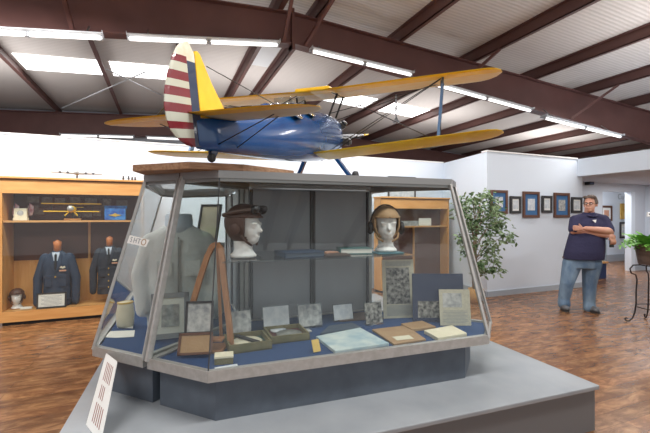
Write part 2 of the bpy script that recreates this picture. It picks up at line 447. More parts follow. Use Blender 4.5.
# ================================================================== PLINTH AND DISPLAY CASES (plan in sideways/forward metres)
a1 = radians(19.7)
d1, n1 = V((cos(a1), sin(a1))), V((-sin(a1), cos(a1)))
d2 = V((cos(a1 - pi / 4), sin(a1 - pi / 4))); n2 = V((-d2.y, d2.x))
d4 = V((cos(a1 + pi / 4), sin(a1 + pi / 4))); n4 = V((-d4.y, d4.x))
A = V((-.632, 2.08)); B = A + d1 * 1.9
P = A - d2 * .48; L_ = A - d2 * .96
PZ = .31
# plinth
c0 = V((1.856, 2.6)); wdt = 3.26
pl = [c0, c0 + n1 * 3.3, c0 + n1 * 3.3 - d1 * wdt, c0 - d1 * wdt]
pl = [V((p.x, p.y)) for p in pl]
ins = [pl[0] + (n1 - d1) * .02, pl[1] + (-n1 - d1) * .02, pl[2] + (-n1 + d1) * .02, pl[3] + (n1 + d1) * .02]
t = thing('display_plinth', cw(*((pl[0] + pl[2]) / 2)), 'low grey painted square plinth carrying the glass cases', 'plinth')
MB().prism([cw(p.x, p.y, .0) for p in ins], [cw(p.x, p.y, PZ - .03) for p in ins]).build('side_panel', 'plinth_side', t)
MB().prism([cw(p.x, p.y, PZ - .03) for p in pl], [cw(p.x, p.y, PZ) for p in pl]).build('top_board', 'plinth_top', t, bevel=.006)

def inset(poly, dist):
    """inset each edge i (poly[i]->poly[i+1]) by dist[i]; poly counter-clockwise"""
    n = len(poly); ln = []
    for i in range(n):
        p, q = poly[i], poly[(i + 1) % n]; d = (q - p).normalized(); nn = V((-d.y, d.x)); ln.append((p + nn * dist[i], d))
    out = []
    for i in range(n):
        (p, d), (q, e) = ln[i - 1], ln[i]
        cr = d.x * e.y - d.y * e.x
        tt = ((q - p).x * e.y - (q - p).y * e.x) / cr
        out.append(p + d * tt)
    return out
ZB0, ZB1, ZT0, ZT1 = .55, .612, 1.69, 1.737
GAP = .022
def rot_plan(p, c, ang):
    v = p - c; return c + V((v.x * cos(ang) - v.y * sin(ang), v.x * sin(ang) + v.y * cos(ang)))
def case(label, side_first, ang, right_len, posts):
    """one trapezoid display case of the ring; ang turns it about the ring centre"""
    C = A + d1 * .95 + n1 * (.95 + .96 * cos(pi / 4))
    Mq = B + d4 * right_len; off = 1.0
    Pg = P + d2 * GAP
    s = Pg + n2 * ((off - (Pg - A).dot(n1)) / n2.dot(n1)); e = Mq + n4 * ((off - (Mq - A).dot(n1)) / n4.dot(n1))
    poly = [Pg, A, B, Mq, e, s]
    poly = [rot_plan(p, C, ang) for p in poly]
    dist = [.27, .30, .28, 0, 0, 0]
    k = (ZB1 - ZB0) / (ZT0 - ZB0)
    def at(z, extra=0):
        f = (z - ZB1) / (ZT0 - ZB1)
        return inset(poly, [d * max(f, 0) + extra for d in dist])
    W = lambda p, z: cw(p.x, p.y, z)
    cen = sum((p for p in poly), V((0, 0))) / 6
    t = thing('display_case', cw(cen.x, cen.y, PZ), label, 'display case')
    bb = inset(poly, [.07, .055, .15, .06, .0, .02] if side_first == 0 else [.07, .055, .07, .0, .0, .05])
    MB().prism([W(p, PZ) for p in bb], [W(p, ZB0 + .01) for p in bb]).build('base', 'case_base', t)
    # bottom rail: frame band round the deck
    o, i2 = poly, inset(poly, [.035] * 4 + [.01, .02])
    MB().prism([W(p, ZB0) for p in i2], [W(p, ZB1 - .012) for p in i2]).build('deck', 'blue_cloth', t)
    def band(z0, z1, outp, inp, name, m, skip=()):
        b = MB()
        for j in range(6):
            if j in skip: continue
            q = (j + 1) % 6
            b.prism([W(outp[j], z0), W(outp[q], z0), W(inp[q], z0), W(inp[j], z0)], [W(outp[j], z1), W(outp[q], z1), W(inp[q], z1), W(inp[j], z1)])
        return b.build(name, m, t)
    band(ZB0, ZB1, inset(poly, [-.004] * 6), inset(poly, [.03] * 6), 'bottom_rail', 'alloy')
    top = at(ZT0)
    band(ZT0, ZT1, inset(top, [-.012] * 6), inset(top, [.04] * 6), 'top_rail', 'alloy_dark')
    # thin inner rail under the top one
    band(ZT0 - .02, ZT0, inset(top, [.004] * 6), inset(top, [.02] * 6), 'inner_rail', 'alloy_dark', skip=(4,))
    tp = inset(top, [.03] * 6)
    MB().prism([W(p, ZT1 - .02) for p in tp], [W(p, ZT1 - .002) for p in tp]).build('roof_panel', 'glass' if side_first else 'panel_grey', t)
    b0, b1 = at(ZB1, .004), at(ZT0, .004); c0_, c1_ = at(ZB1, .010), at(ZT0, .010)
    for j in (0, 1, 2, 3, 5):
        q = (j + 1) % 6
        MB().prism([W(b0[j], ZB1), W(b0[q], ZB1), W(b1[q], ZT0), W(b1[j], ZT0)], [W(c0_[j], ZB1), W(c0_[q], ZB1), W(c1_[q], ZT0), W(c1_[j], ZT0)]).build('glass_pane', 'glass', t)
    for j in posts:
        w = .030 if j in (0, 1, 4, 5) else .018
        MB().bar(W(at(ZB1)[j], ZB1 - .02), W(at(ZT0)[j], ZT0 + .02), w, w, up=(cen.x - poly[j].x, cen.y - poly[j].y, 0)).build('corner_post', 'alloy', t)
    MB().bar(W(at(ZB1, .006)[1], ZB1), W(at(ZT0, .006)[1], ZT0), .006, .006).build('glass_joint', 'standard', t)
    # back wall: two panels, slotted standards
    u = (poly[5] - poly[4]); Ln = u.length; u = u / Ln; nn = V((u.y, -u.x))
    if (cen - poly[4]).dot(nn) < 0: nn = -nn
    for f0, f1 in ((.015, .485), (.515, .985)):
        p, q = poly[4] + u * (Ln * f0) , poly[4] + u * (Ln * f1)
        MB().prism([W(p, ZB1), W(q, ZB1), W(q + nn * .015, ZB1), W(p + nn * .015, ZB1)], [W(p, ZT0 - .03), W(q, ZT0 - .03), W(q + nn * .015, ZT0 - .03), W(p + nn * .015, ZT0 - .03)]).build('back_panel', 'panel_grey', t)
    for f0 in (.03, .49, .51, .97):
        p = poly[4] + u * (Ln * f0) + nn * .02
        MB().bar(W(p, ZB1), W(p, ZT0 - .02), .022, .016, up=(nn.x, nn.y, 0)).build('slotted_standard', 'standard', t)
    return t, poly, C, at
case1, poly1, CEN, at1 = case('front glass case with two flying helmet heads on its shelf', 0, 0, .40, (0, 2, 3, 4, 5))
case2, poly2, _, at2 = case('slanted glass case turned to the jacket showcase, grey coat inside', 1, -pi / 2, .48 - GAP, (1, 2, 3, 4, 5))
# shelf inside the front case
ZS = 1.165
def pl1(s, off): q = A + d1 * s + n1 * off; return q
sh = [pl1(.10, .32), pl1(1.50, .32), pl1(1.50, .97), pl1(.38, .97)]
MB().prism([cw(p.x, p.y, ZS - .01) for p in sh], [cw(p.x, p.y, ZS) for p in sh]).build('glass_shelf', 'acrylic', case1)
for s in (.40, .93, 1.44):
    a, b = pl1(s, .97), pl1(s, .60)
    MB().bar(cw(a.x, a.y, ZS - .025), cw(b.x, b.y, ZS - .018), .012, .03).build('shelf_bracket', 'standard', case1)
# inner core that carries the aeroplane
core = [pl1(.40, 1.06), pl1(1.46, 1.06), pl1(1.46, 2.2), pl1(.40, 2.2)]
t = thing('core_cabinet', cw(*((core[0] + core[2]) / 2), PZ), 'plain grey boxed core behind the cases, under the aeroplane wheels', 'cabinet')
MB().prism([cw(p.x, p.y, PZ) for p in core], [cw(p.x, p.y, ZT1 - .04) for p in core]).build('body', 'panel_grey', t)
lid = [pl1(.40, 1.06), pl1(1.80, 1.06), pl1(1.80, 2.2), pl1(.40, 2.2)]
MB().prism([cw(p.x, p.y, ZT1 - .04) for p in lid], [cw(p.x, p.y, ZT1) for p in lid]).build('top_board', 'panel_grey', t)
# timber board on the case tops under the tail
zz = ZT1 + .042
def zpt(px, py, z): r = ray(px, py); k = (z - CAMZ) / r.z; return V((r.x * k, r.y * k, z))
bd = [zpt(132.5, 164.8, zz), zpt(189, 161.6, zz), zpt(243, 164.2, zz), zpt(294, 170.5, zz), zpt(262, 176, zz), zpt(165, 176, zz)]
tag(MB().prism([V((p.x, p.y, ZT1)) for p in bd], bd).build('timber_board', 'board_wood', bevel=.003), 'stained timber board lying on the case tops under the tail wheel', 'board')

# placard leaning on the plinth edge
def placard():
    q = [cw(-1.376, 2.42, .592), cw(-1.232, 2.28, .592), cw(-1.127, 1.93, PZ + .002), cw(-1.307, 2.105, PZ + .002)]   # head leans on the case rail, foot on the plinth
    nrm = (q[1] - q[0]).cross(q[3] - q[0]).normalized()
    if nrm.dot(V((0, 0, CAMZ)) - q[0]) < 0: nrm = -nrm
    t = thing('placard', (q[2] + q[3]) / 2, 'white placard with red-brown print leaning on the plinth below the case corner', 'sign')
    MB().slab(q, -nrm * .004).build('card', 'white', t)
    b = MB()
    def uv(u, v): return (q[3].lerp(q[2], u)).lerp(q[0].lerp(q[1], u), v) + nrm * .0008
    # print runs along the long side, three short paragraphs
    for (v0, v1, us) in ((.64, .90, (.30, .42, .54, .66, .78)), (.40, .58, (.32, .44, .56)), (.10, .34, (.28, .40, .52, .64, .76))):
        for u in us: b.slab([uv(u, v0), uv(u + .035, v0), uv(u + .035, v1), uv(u, v1)], nrm * .0006)
    b.build('printed_text', 'ink_red', t)
placard()

# ================================================================== THINGS IN THE FRONT CASE
def pt(px, py, z): return onZ(px, py, z)
DZ = ZB1 - .011
AX = radians(-3)       # building angle of the case front
def face_to_cam(p): return atan2(p.x, p.y) * -1
# --- heads
def head(t, face_m='foam_white', s=1.0):
    b = MB()
    b.ell((0, .01, .205), (.075, .095, .085))          # skull
    b.ell((0, -.022, .155), (.062, .07, .075))          # face
    b.ell((0, -.05, .105), (.036, .036, .03))           # chin
    cap_(b, (0, .015, .13), .052, (0, .01, .062), .055)   # neck
    b.lathe([(.075, 0), (.078, .012), (.06, .03), (.05, .05)], (0, .01, 0), 16)
    b.ell((0, -.098, .153), (.011, .018, .012))          # nose tip
    cap_(b, (0, -.088, .185), .009, (0, -.098, .157), .012)
    b.ell((0, -.082, .124), (.024, .012, .008)); b.ell((0, -.08, .113), (.02, .012, .008))
    b.ell((-.03, -.078, .195), (.026, .014, .009)); b.ell((.03, -.078, .195), (.026, .014, .009))
    b.ell((-.03, -.072, .178), (.018, .014, .010)); b.ell((.03, -.072, .178), (.018, .014, .010))
    return blob('head', b, face_m, t, .006, 3)
def helmet(t, m, ear=True, r=(.086, .106, .098)):
    me = bpy.data.meshes.new('helmet'); bm = bmesh.new()
    bmesh.ops.create_uvsphere(bm, u_segments=36, v_segments=24, radius=1)
    for v in bm.verts:
        v.co = V((v.co.x * r[0], v.co.y * r[1] + .01, v.co.z * r[2] + .205))
        if v.co.z < .19:                              # skirt runs down beside the cheeks
            v.co.z = .19 - (.19 - v.co.z) * 1.25
            v.co.x *= 1.0 + .05
    kill = [f for f in bm.faces if (f.calc_center_median().y < -.035 and f.calc_center_median().z < .232) or f.calc_center_median().z < .085]
    bmesh.ops.delete(bm, geom=kill, context='FACES'); bm.to_mesh(me); bm.free()
    for p in me.polygons: p.use_smooth = True
    me.materials.append(M[m]); o = bpy.data.objects.new('helmet', me); COL.objects.link(o); o.parent = t
    md = o.modifiers.new('thick', 'SOLIDIFY'); md.thickness = .010; md.offset = 1
    return o
def head_thing(p, rz, scale, label, hm, goggles=False, phones=False, group=None):
    t = thing('mannequin_head', p, label, 'mannequin head', group, rz=rz, scale=scale)
    head(t); h = helmet(t, hm)
    bnd = MB()
    bnd.tube([(.093 * sin(a), .01 - .115 * cos(a), .236 - .004 * cos(a)) for a in [pi * 2 * k / 24 for k in range(25)]], .006, 6).build('brow_seam', hm, t, smooth=True, local=True)
    for sx in (-1, 1):
        MB().tube([(sx * .08, -.02, .13), (sx * .07, -.045, .095), (sx * .03, -.06, .07)], .007, 6).build('chin_strap', hm, t, smooth=True, local=True)
        if phones:
            e = MB().lathe([(.0, -.002), (.036, 0), (.046, .012), (.04, .03), (0, .036)], n=16)
            R = Matrix.Rotation(sx * pi / 2, 3, 'Y'); e.v = [R @ v + V((sx * .092, .01, .16)) for v in e.v]
            e.build('earphone', 'black', t, smooth=True, local=True)
        else:
            MB().ell((sx * .098, .012, .165), (.014, .034, .038)).build('ear_flap', hm, t, smooth=True, local=True)
    if phones:
        MB().tube([(.108 * cos(a), .02, .17 + .15 * sin(a)) for a in [pi * k / 14 for k in range(15)]], .006, 6).build('headband', 'steel_dark', t, smooth=True, local=True)
    if goggles:
        g = MB()
        for sx in (-1, 1): g.ell((sx * .042, -.085, .275), (.040, .028, .026), rot=Matrix.Rotation(sx * -.3, 3, 'Z') @ Matrix.Rotation(.5, 3, 'X'))
        g.bar((-.015, -.105, .275), (.015, -.105, .275), .015, .02)
        fr = g.build('goggle_frame', 'black', t, smooth=True, local=True)
        for sx in (-1, 1):
            MB().ell((sx * .042, -.098, .283), (.032, .02, .019), rot=Matrix.Rotation(sx * -.3, 3, 'Z') @ Matrix.Rotation(.5, 3, 'X')).build('lens', 'engine_grey', fr, smooth=True, local=True)
        MB().tube([(.1 * sin(a), .01 - .118 * cos(a) , .262 + .02 * cos(a)) for a in [.45 + (2 * pi - .9) * k / 20 for k in range(21)]], .011, 6).build('goggle_strap', 'dark_leather', t, smooth=True, local=True)
    return t
q = pl1(.27, .52)
head_thing(cw(q.x, q.y, ZS + .006), radians(-12 + 62), 1.18, 'white display head in a dark brown leather flying helmet with goggles, on the glass shelf', 'leather_brown', goggles=True)
q = pl1(1.335, .46)
H2 = cw(q.x, q.y, ZS + .002)
head_thing(H2 + V((0, 0, .016)), radians(-20), 1.12, 'white display head in a tan cloth flying helmet with black earphones', 'leather_tan', phones=True)
def book(name, c, w, d, h, rz, m, label, cat='book', pages=True, dark=False):
    t = thing(name, c, label, cat, rz=rz)
    MB().box((0, 0, .002), (w, d, .004)).box((0, 0, h - .002), (w, d, .004)).box((-w / 2 + .002, 0, h / 2), (.004, d, h)).build('cover', m, t, local=True)
    if pages: MB().box((.002, 0, h / 2), (w - .012, d - .012, h - .009)).build('pages', 'slate' if dark else 'paper', t, local=True)
    return t
def cpt(s, off, z): q = pl1(s, off); return cw(q.x, q.y, z)
book('book', cpt(.66, .52, ZS + .002), .30, .24, .034, AX + .1, 'book_blue', 'dark blue closed book lying flat on the glass shelf', dark=True)
book('book', cpt(.92, .50, ZS + .002), .20, .20, .010, AX - .05, 'dark_leather', 'thin dark booklet on the glass shelf between the blue and green books', pages=False)
tag(MB().box(cpt(.90, .56, ZS + .0165), (.12, .09, .008), .3).build('notepad', 'pink_paper'), 'small pinkish card lying on the thin dark booklet', 'card')
book('book', cpt(1.12, .58, ZS + .002), .25, .18, .042, AX - .2, 'book_green', 'green cloth bound book on the glass shelf beside the tan helmet')
tag(MB().box(H2 + V((0, 0, .0065)), (.22, .17, .013), AX).build('teal_box', 'teal', bevel=.003), 'flat teal box under the display head in the tan helmet', 'box')

# --- instruments in open wooden boxes
def open_box(c, w, d, h, rz, felt, label):
    t = thing('instrument_box', c, label, 'instrument box', 'open instrument boxes on the blue cloth', rz=rz)
    b = MB(); k = .012
    b.box((0, 0, .005), (w, d, .01))
    for s in (-1, 1):
        b.box((s * (w / 2 - k / 2), 0, h / 2), (k, d, h)); b.box((0, s * (d / 2 - k / 2), h / 2), (w - 2 * k, k, h))
    b.build('tray', 'olive_wood', t, local=True)
    MB().box((0, 0, .0155), (w - 2 * k - .002, d - 2 * k - .002, .011)).build('lining', felt, t, local=True)
    return t
t = open_box(cpt(.265, .385, DZ), .27, .25, .055, AX + .05, 'green_felt', 'open wooden instrument box with an oval ivory dial and green lining')
MB().lathe([(0, .022), (.098, .024), (.10, .03), (.09, .036), (0, .037)], n=28).build('dial', 'ivory', t, smooth=True, local=True)
MB().box((0, 0, .045), (.03, .22, .012), .5).build('pointer_arm', 'steel_dark', t, local=True)
t = open_box(cpt(.55, .48, DZ), .27, .25, .05, AX + .02, 'red_felt', 'open wooden instrument box holding a large and a small grey disc')
MB().lathe([(0, .022), (.088, .024), (.09, .034), (.05, .038), (.05, .042), (0, .042)], (.015, -.03, 0), 28).build('large_disc', 'instrument', t, smooth=True, local=True)
MB().lathe([(0, .022), (.055, .024), (.056, .032), (0, .033)], (-.035, .082, 0), 24).build('small_disc', 'print_pale', t, smooth=True, local=True)
p = pt(316, 352, DZ); tag(MB().box(p + V((0, 0, .040)), (.05, .006, .075), AX + .15, rot=Matrix.Rotation(AX + .15, 3, 'Z') @ Matrix.Rotation(-.45, 3, 'X')).build('luggage_tag', 'tag_yellow'), 'yellow card tag leaning on the second instrument box', 'tag')
p = pt(224, 362, DZ); t = thing('olive_case', p, 'small olive instrument case at the glass corner behind the blue label', 'box', rz=AX - .1)
MB().box((0, 0, .017), (.105, .08, .034)).build('body', 'olive_wood', t, local=True); MB().box((0, 0, .041), (.107, .082, .012)).build('lid', 'cream', t, local=True, bevel=.002)
p = pt(226.5, 368.5, DZ); tag(MB().box(p + V((0, 0, .006)), (.125, .03, .003), rot=Matrix.Rotation(AX + .1, 3, 'Z') @ Matrix.Rotation(.25, 3, 'X')).build('label_card', 'print_pale'), 'long pale blue label card lying at the glass corner', 'label')

# --- printed photos in clear stands
def photo_stand(px0, px1, py0, py1, dep, m, label, border=True):
    pc = pt((px0 + px1) / 2, py1, DZ)
    dist = (pc.xy).length; k = V((pc.x, pc.y)).dot(V((SH, CH))) / F
    w, h = (px1 - px0) * k, (py1 - py0) * k * 1.02
    t = thing('photo_stand', pc, label, 'photo stand', 'clear photo stands on the blue cloth', rz=AX + .08)
    R = Matrix.Rotation(-.22, 3, 'X')
    MB().box((0, .012 + .11 * h, h / 2 + .002), (w, .004, h), rot=R).build('clear_panel', 'acrylic', t, local=True)
    MB().box((0, .012 + .11 * h - .004, h / 2 + .002), (w * .92, .0012, h * .90), rot=R).build('print', m, t, local=True)
    MB().box((0, .03, .002), (w * .9, .07, .004)).build('foot', 'acrylic', t, local=True)
photo_stand(226, 253, 312, 338, 0, 'print_grey', 'clear stand with a photo of a dark aircraft, behind the ivory dial')
photo_stand(263, 292, 307, 331, 0, 'print_pale', 'clear stand with a very pale blue photo, second along the row')
photo_stand(298, 325, 305, 328, 0, 'print_grey', 'clear stand with a grey photo of a standing figure, third along the row')
photo_stand(333, 356, 305, 321, 0, 'print_pale', 'clear stand with a small faded print behind the silk map')
photo_stand(365, 386, 303, 325, 0, 'print_dark', 'clear stand with a dark print in front of the newspaper')
# --- flat papers and folders on the deck
def flat(name, pts, z0, h, m, label, cat):
    q = [onZ(x, y, z0) for x, y in pts]
    return tag(MB().prism(q, [v + V((0, 0, h)) for v in q]).build(name, m, bevel=.002), label, cat)
flat('silk_map', [(335, 354), (316, 339), (360, 330), (389, 346)], DZ, .02, 'silk', 'pale blue printed silk map lying flat by the front glass', 'map')
flat('slate_folder', [(320, 335), (329, 327), (352, 324), (362, 328.6)], DZ, .012, 'slate', 'dark slate blue folder behind the silk map', 'folder')
flat('print_folder', [(340, 322), (334, 316), (372, 312), (384, 319)], DZ, .01, 'dark_leather', 'dark brown folder behind the small stands, beside the newspaper', 'folder')
flat('leather_folder', [(394, 346), (372, 331), (406, 327), (426, 341)], DZ, .014, 'leather_tan', 'tan leather folder with a cream card on top', 'folder')
flat('note_card', [(397, 340.5), (392, 337), (409, 335.2), (414, 338.8)], DZ + .014, .002, 'ivory', 'cream card lying on the tan leather folder', 'card')
flat('paper_bundle', [(412, 332), (401, 326), (422, 323), (436, 329)], DZ, .02, 'leather_tan', 'crumpled tan paper bundle below the navy board', 'paper')
flat('cream_pad', [(438, 341.5), (424, 333.5), (452, 328.5), (467, 336.5)], DZ, .025, 'cream', 'thick cream paper pad near the case corner post', 'notepad')
flat('grey_folder', [(297, 333), (295, 330.5), (309, 329.5), (312, 332)], DZ, .008, 'print_grey', 'grey printed folder under the third photo stand', 'folder')
# --- standing boards
def standing(name, px0, px1, pyt, pyb, off_px, lean, label, cat, m, rz=0):
    pb = pt((px0 + px1) / 2, pyb, DZ + .003); k = V((pb.x, pb.y)).dot(V((SH, CH))) / F
    w, h = (px1 - px0) * k, (pyb - pyt) * k
    t = thing(name, pb, label, cat, rz=AX + rz); R = Matrix.Rotation(-lean, 3, 'X')
    return t, w, h, R
t, w, h, R = standing('newspaper', 383.5, 416, 260, 318, 0, .12, 'old newspaper page with a dark crowd photograph standing under the shelf', 'newspaper', None, rz=-.2); w *= 1.02
MB().box(R @ V((0, 0, h / 2)) , (w, .006, h), rot=R).build('page', 'newsprint', t, local=True)
MB().box(R @ V((-.02 * w, -.0042, h * .55)), (w * .74, .0012, h * .62), rot=R).build('photograph', 'print_dark', t, local=True)
b = MB()
for i in range(4): b.box(R @ V((.0, -.0042, h * (.90 + .02 * i))), (w * .8, .001, h * .008), rot=R)
for i in range(9): b.box(R @ V((.0, -.0042, h * (.05 + .02 * i))), (w * .8, .001, h * .008), rot=R)
b.build('printed_lines', 'ink_grey', t, local=True)
t, w, h, R = standing('navy_board', 413, 464, 274, 322, 0, .1, 'navy blue display board standing behind the typed letter', 'display board', None, rz=-.36); w *= 1.0
MB().box(R @ V((0, 0, h / 2)), (w, .012, h), rot=R).build('panel', 'navy_board', t, local=True)
MB().box(R @ V((0, -.007, h * .26)), (w * .8, .0012, h * .34), rot=R).build('dark_print', 'print_dark', t, local=True)
t, w, h, R = standing('typed_letter', 441, 470.5, 290, 325.5, 0, .15, 'cream letter with a grey photograph standing before the navy board', 'letter', None, rz=-.35); w *= 1.05
MB().box(R @ V((0, 0, h / 2)), (w, .005, h), rot=R).build('sheet', 'newsprint', t, local=True)
MB().box(R @ V((-.08 * w, -.0034, h * .70)), (w * .62, .0012, h * .40), rot=R).build('photograph', 'print_grey', t, local=True)
b = MB()
for i in range(9): b.box(R @ V((0, -.0034, h * (.08 + .04 * i))), (w * (.8 if i % 3 else .6), .001, h * .010), rot=R)
b.build('printed_lines', 'ink_grey', t, local=True)

# --- wooden easel with small frames behind the chamfer glass
ez = onZ(207, 349, DZ)
t = thing('wooden_easel', ez, 'varnished wooden easel with an arched top behind the corner glass', 'easel')
kz = V((ez.x, ez.y)).dot(V((SH, CH))) / F
rgt = V((CH, -SH, 0)); fwd = V((SH, CH, 0))
def E_(px, py, back=0): return ez + rgt * ((px - 207) * kz) + V((0, 0, (349 - py) * kz)) + fwd * back
arch = [E_(186, 345, .0), E_(190, 310, .02), E_(197, 280, .06), E_(203, 258, .09), E_(208, 247, .10), E_(213, 245, .10), E_(217, 250, .10), E_(219, 262, .08), E_(223, 290, .05), E_(229, 325, .01), E_(231, 345, -.0)]
b = MB()
for i in range(len(arch) - 1): b.bar(arch[i] - (arch[i + 1] - arch[i]) * .04, arch[i + 1] + (arch[i + 1] - arch[i]) * .04, .035, .028, up=tuple(fwd))
b.build('arched_frame', 'easel_wood', t)
MB().bar(E_(186, 338, -.04), E_(225, 337, -.04), .07, .02).build('ledge', 'easel_wood', t, bevel=.006)
foot = [E_(184, 345, -.04), E_(196, 349, -.09), E_(222, 348, -.09), E_(226, 344, -.06), E_(226, 344, .08), E_(190, 343, .06)]
foot = [V((p.x, p.y, DZ)) for p in foot]
MB().prism(foot, [p + V((0, 0, .018)) for p in foot]).build('foot_board', 'easel_wood', t, bevel=.005)
MB().bar(E_(213, 249, .1), E_(214, 346, .17), .025, .02).build('back_leg', 'easel_wood', t)
def small_frame(px, py, w, h, back, label, fm, pm, lean=.25, rz=.15):
    t = thing('small_picture', E_(px, py, back), label, 'picture frame', rz=-HEAD + rz)
    R = Matrix.Rotation(-lean, 3, 'X'); b = MB(); k = .014
    for s in (-1, 1):
        b.box(R @ V((s * (w / 2 - k / 2), 0, h / 2)), (k, .014, h), rot=R); b.box(R @ V((0, 0, h / 2 + s * (h / 2 - k / 2))), (w, .014, k), rot=R)
    b.build('frame', fm, t, local=True)
    MB().box(R @ V((0, .002, h / 2)), (w - k * 1.9, .006, h - k * 1.9), rot=R).build('print', pm, t, local=True)
small_frame(203, 330, .17, .20, -.085, 'black framed portrait photo leaning inside the wooden easel', 'frame_black', 'print_grey')
small_frame(203, 346, .20, .13, -.16, 'brown framed photo at the foot of the wooden easel', 'frame_brown', 'leather_tan', .5)
p = onZ(221, 336, DZ + .0); t = thing('folded_belt', p, 'folded blue-grey webbing belt lying across the easel foot', 'belt', rz=.5)
MB().box((0, 0, .035), (.26, .055, .014), rot=Matrix.Rotation(-.12, 3, 'Y')).build('strap', 'slate', t, local=True); MB().box((-.12, 0, .055), (.04, .06, .02)).build('buckle', 'alloy', t, local=True)

# ================================================================== THINGS IN THE SIDE CASE
def jacket_body(t, m, h=.82, w=1.0, collar=True):
    rings = []
    for z, hw, hd, y in ((0, .215, .13, 0), (.12, .21, .125, 0), (.30, .20, .12, 0), (.48, .215, .128, 0), (.60, .225, .13, 0), (.68, .215, .115, .0), (.74, .18, .095, .0), (.79, .10, .075, .005), (.82, .068, .062, .01)):
        rings.append([V((w * hw * (abs(cos(a)) ** .8) * (1 if cos(a) > 0 else -1), y + hd * (abs(sin(a)) ** .9) * (1 if sin(a) > 0 else -1), z * h / .82)) for a in [2 * pi * k / 24 for k in range(24)]])
    return MB().loft(rings)
cp = cw(-1.15, 3.03, DZ + .006)
t = thing('grey_flight_coat', cp, 'pale grey flight coat on a headless form in the side case', 'coat', rz=-.05)
b = jacket_body(t, 'coat_grey', .80, 1.08)
for sx in (-1, 1):
    cap_(b, (sx * .19, 0, .64), .085, (sx * .27, -.01, .40), .072); cap_(b, (sx * .27, -.01, .40), .072, (sx * .25, -.06, .14), .055)
b.v = [V((v.x, v.y, v.z)) for v in b.v]
blob('coat', b, 'coat_grey', t, .016, 5)
MB().lathe([(.095, .72), (.105, .78), (.10, .85), (.088, .865), (0, .865)], n=20).build('collar', 'shirt_white', t, smooth=True, local=True)
for sx in (-1, 1): MB().box((sx * .10, -.136, .45), (.11, .012, .12)).build('pocket', 'coat_grey', t, local=True, bevel=.004)
MB().box((0, -.138, .36), (.012, .012, .66)).build('front_seam', 'alloy_dark', t, local=True)
# framed pictures in the side case
def stand_frame(p, w, h, rz, lean, fm, pm, label, k=.03, mt=None, cat='picture frame'):
    t = thing('framed_picture', p, label, cat, rz=rz); R = Matrix.Rotation(-lean, 3, 'X'); b = MB()
    for s in (-1, 1):
        b.box(R @ V((s * (w / 2 - k / 2), 0, h / 2)), (k, .02, h), rot=R); b.box(R @ V((0, 0, h / 2 + s * (h / 2 - k / 2))), (w, .02, k), rot=R)
    b.build('frame', fm, t, local=True)
    i = 1 if not mt else .62
    if mt: MB().box(R @ V((0, .002, h / 2)), (w - k * 1.9, .008, h - k * 1.9), rot=R).build('mount', mt, t, local=True)
    MB().box(R @ V((0, -.003 if mt else .002, h / 2)), ((w - k * 1.9) * i, .008, (h - k * 1.9) * i), rot=R).build('print', pm, t, local=True)
    return t
stand_frame(cw(-1.07, 2.66, DZ + .006), .25, .31, -HEAD + .35, .22, 'panel_grey', 'print_grey', 'grey framed portrait with white print leaning in front of the flight coat', .035, 'paper')
stand_frame(cw(-1.02, 3.30, 1.228), .20, .34, -HEAD - .25, .28, 'frame_black', 'cream', 'black framed tree picture standing high behind the collar of the coat', .018)
tag(MB().prism([cw(-1.2, 3.2, DZ), cw(-.9, 3.2, DZ), cw(-.9, 3.46, DZ), cw(-1.2, 3.46, DZ)], [cw(-1.2, 3.2, 1.22), cw(-.9, 3.2, 1.22), cw(-.9, 3.46, 1.22), cw(-1.2, 3.46, 1.22)]).build('riser_block', 'coat_grey'), 'tall pale block behind the flight coat carrying the tree picture', 'display block')
p = cw(-1.54, 2.97, DZ); t = thing('canvas_bag', p, 'small cream canvas bag with yellow rim beside the grey coat', 'bag', rz=.3)
b = MB().loft([[V((hw * cos(2 * pi * k / 16), hd * sin(2 * pi * k / 16), z)) for k in range(16)] for z, hw, hd in ((0, .052, .045), (.02, .062, .05), (.10, .066, .05), (.17, .056, .045), (.19, .05, .04))])
b.build('bag', 'cream', t, smooth=True, local=True); MB().tube([(.052 * cos(a), .041 * sin(a), .186) for a in [2 * pi * k / 16 for k in range(17)]], .007, 6).build('rim', 'tag_yellow', t, smooth=True, local=True)
flat('card', [(116, 338), (105, 337.5), (110, 331.5), (135, 330.5), (134, 337)], DZ, .003, 'paper', 'cream printed card flat on the blue cloth nearest the case rail', 'card')
flat('card', [(117, 328), (121, 322), (134, 322), (133, 328.5)], DZ, .003, 'white', 'small white card between the canvas bag and the cream card', 'card')
# decal strip on the side glass
A2, B2 = at2(1.40, -.004)[1], at2(1.40, -.004)[2]
def glass_pt(px, py):
    # point of the chamfer pane of the side case under the sight line
    b0, b1 = at2(ZB1, -.006), at2(ZT0, -.006)
    p0 = cw(b0[2].x, b0[2].y, ZB1); p1 = cw(b0[3].x, b0[3].y, ZB1); p2 = cw(b1[2].x, b1[2].y, ZT0)
    n = (p1 - p0).cross(p2 - p0); o = V((0, 0, CAMZ)); r = ray(px, py); k = n.dot(p0 - o) / n.dot(r); return o + r * k
q = [glass_pt(127, 243), glass_pt(146, 247), glass_pt(149.5, 240), glass_pt(130, 235)]
t = thing('glass_decal', q[0], 'white strip lettered SHTO stuck on the side case glass', 'decal')
nn = (q[1] - q[0]).cross(q[3] - q[0]).normalized()
if nn.dot(V((0, 0, CAMZ)) - q[0]) < 0: nn = -nn
MB().slab(q, nn * .001 ).build('strip', 'white', t)
ex = (q[1] - q[0]).normalized(); ey = nn.cross(ex)
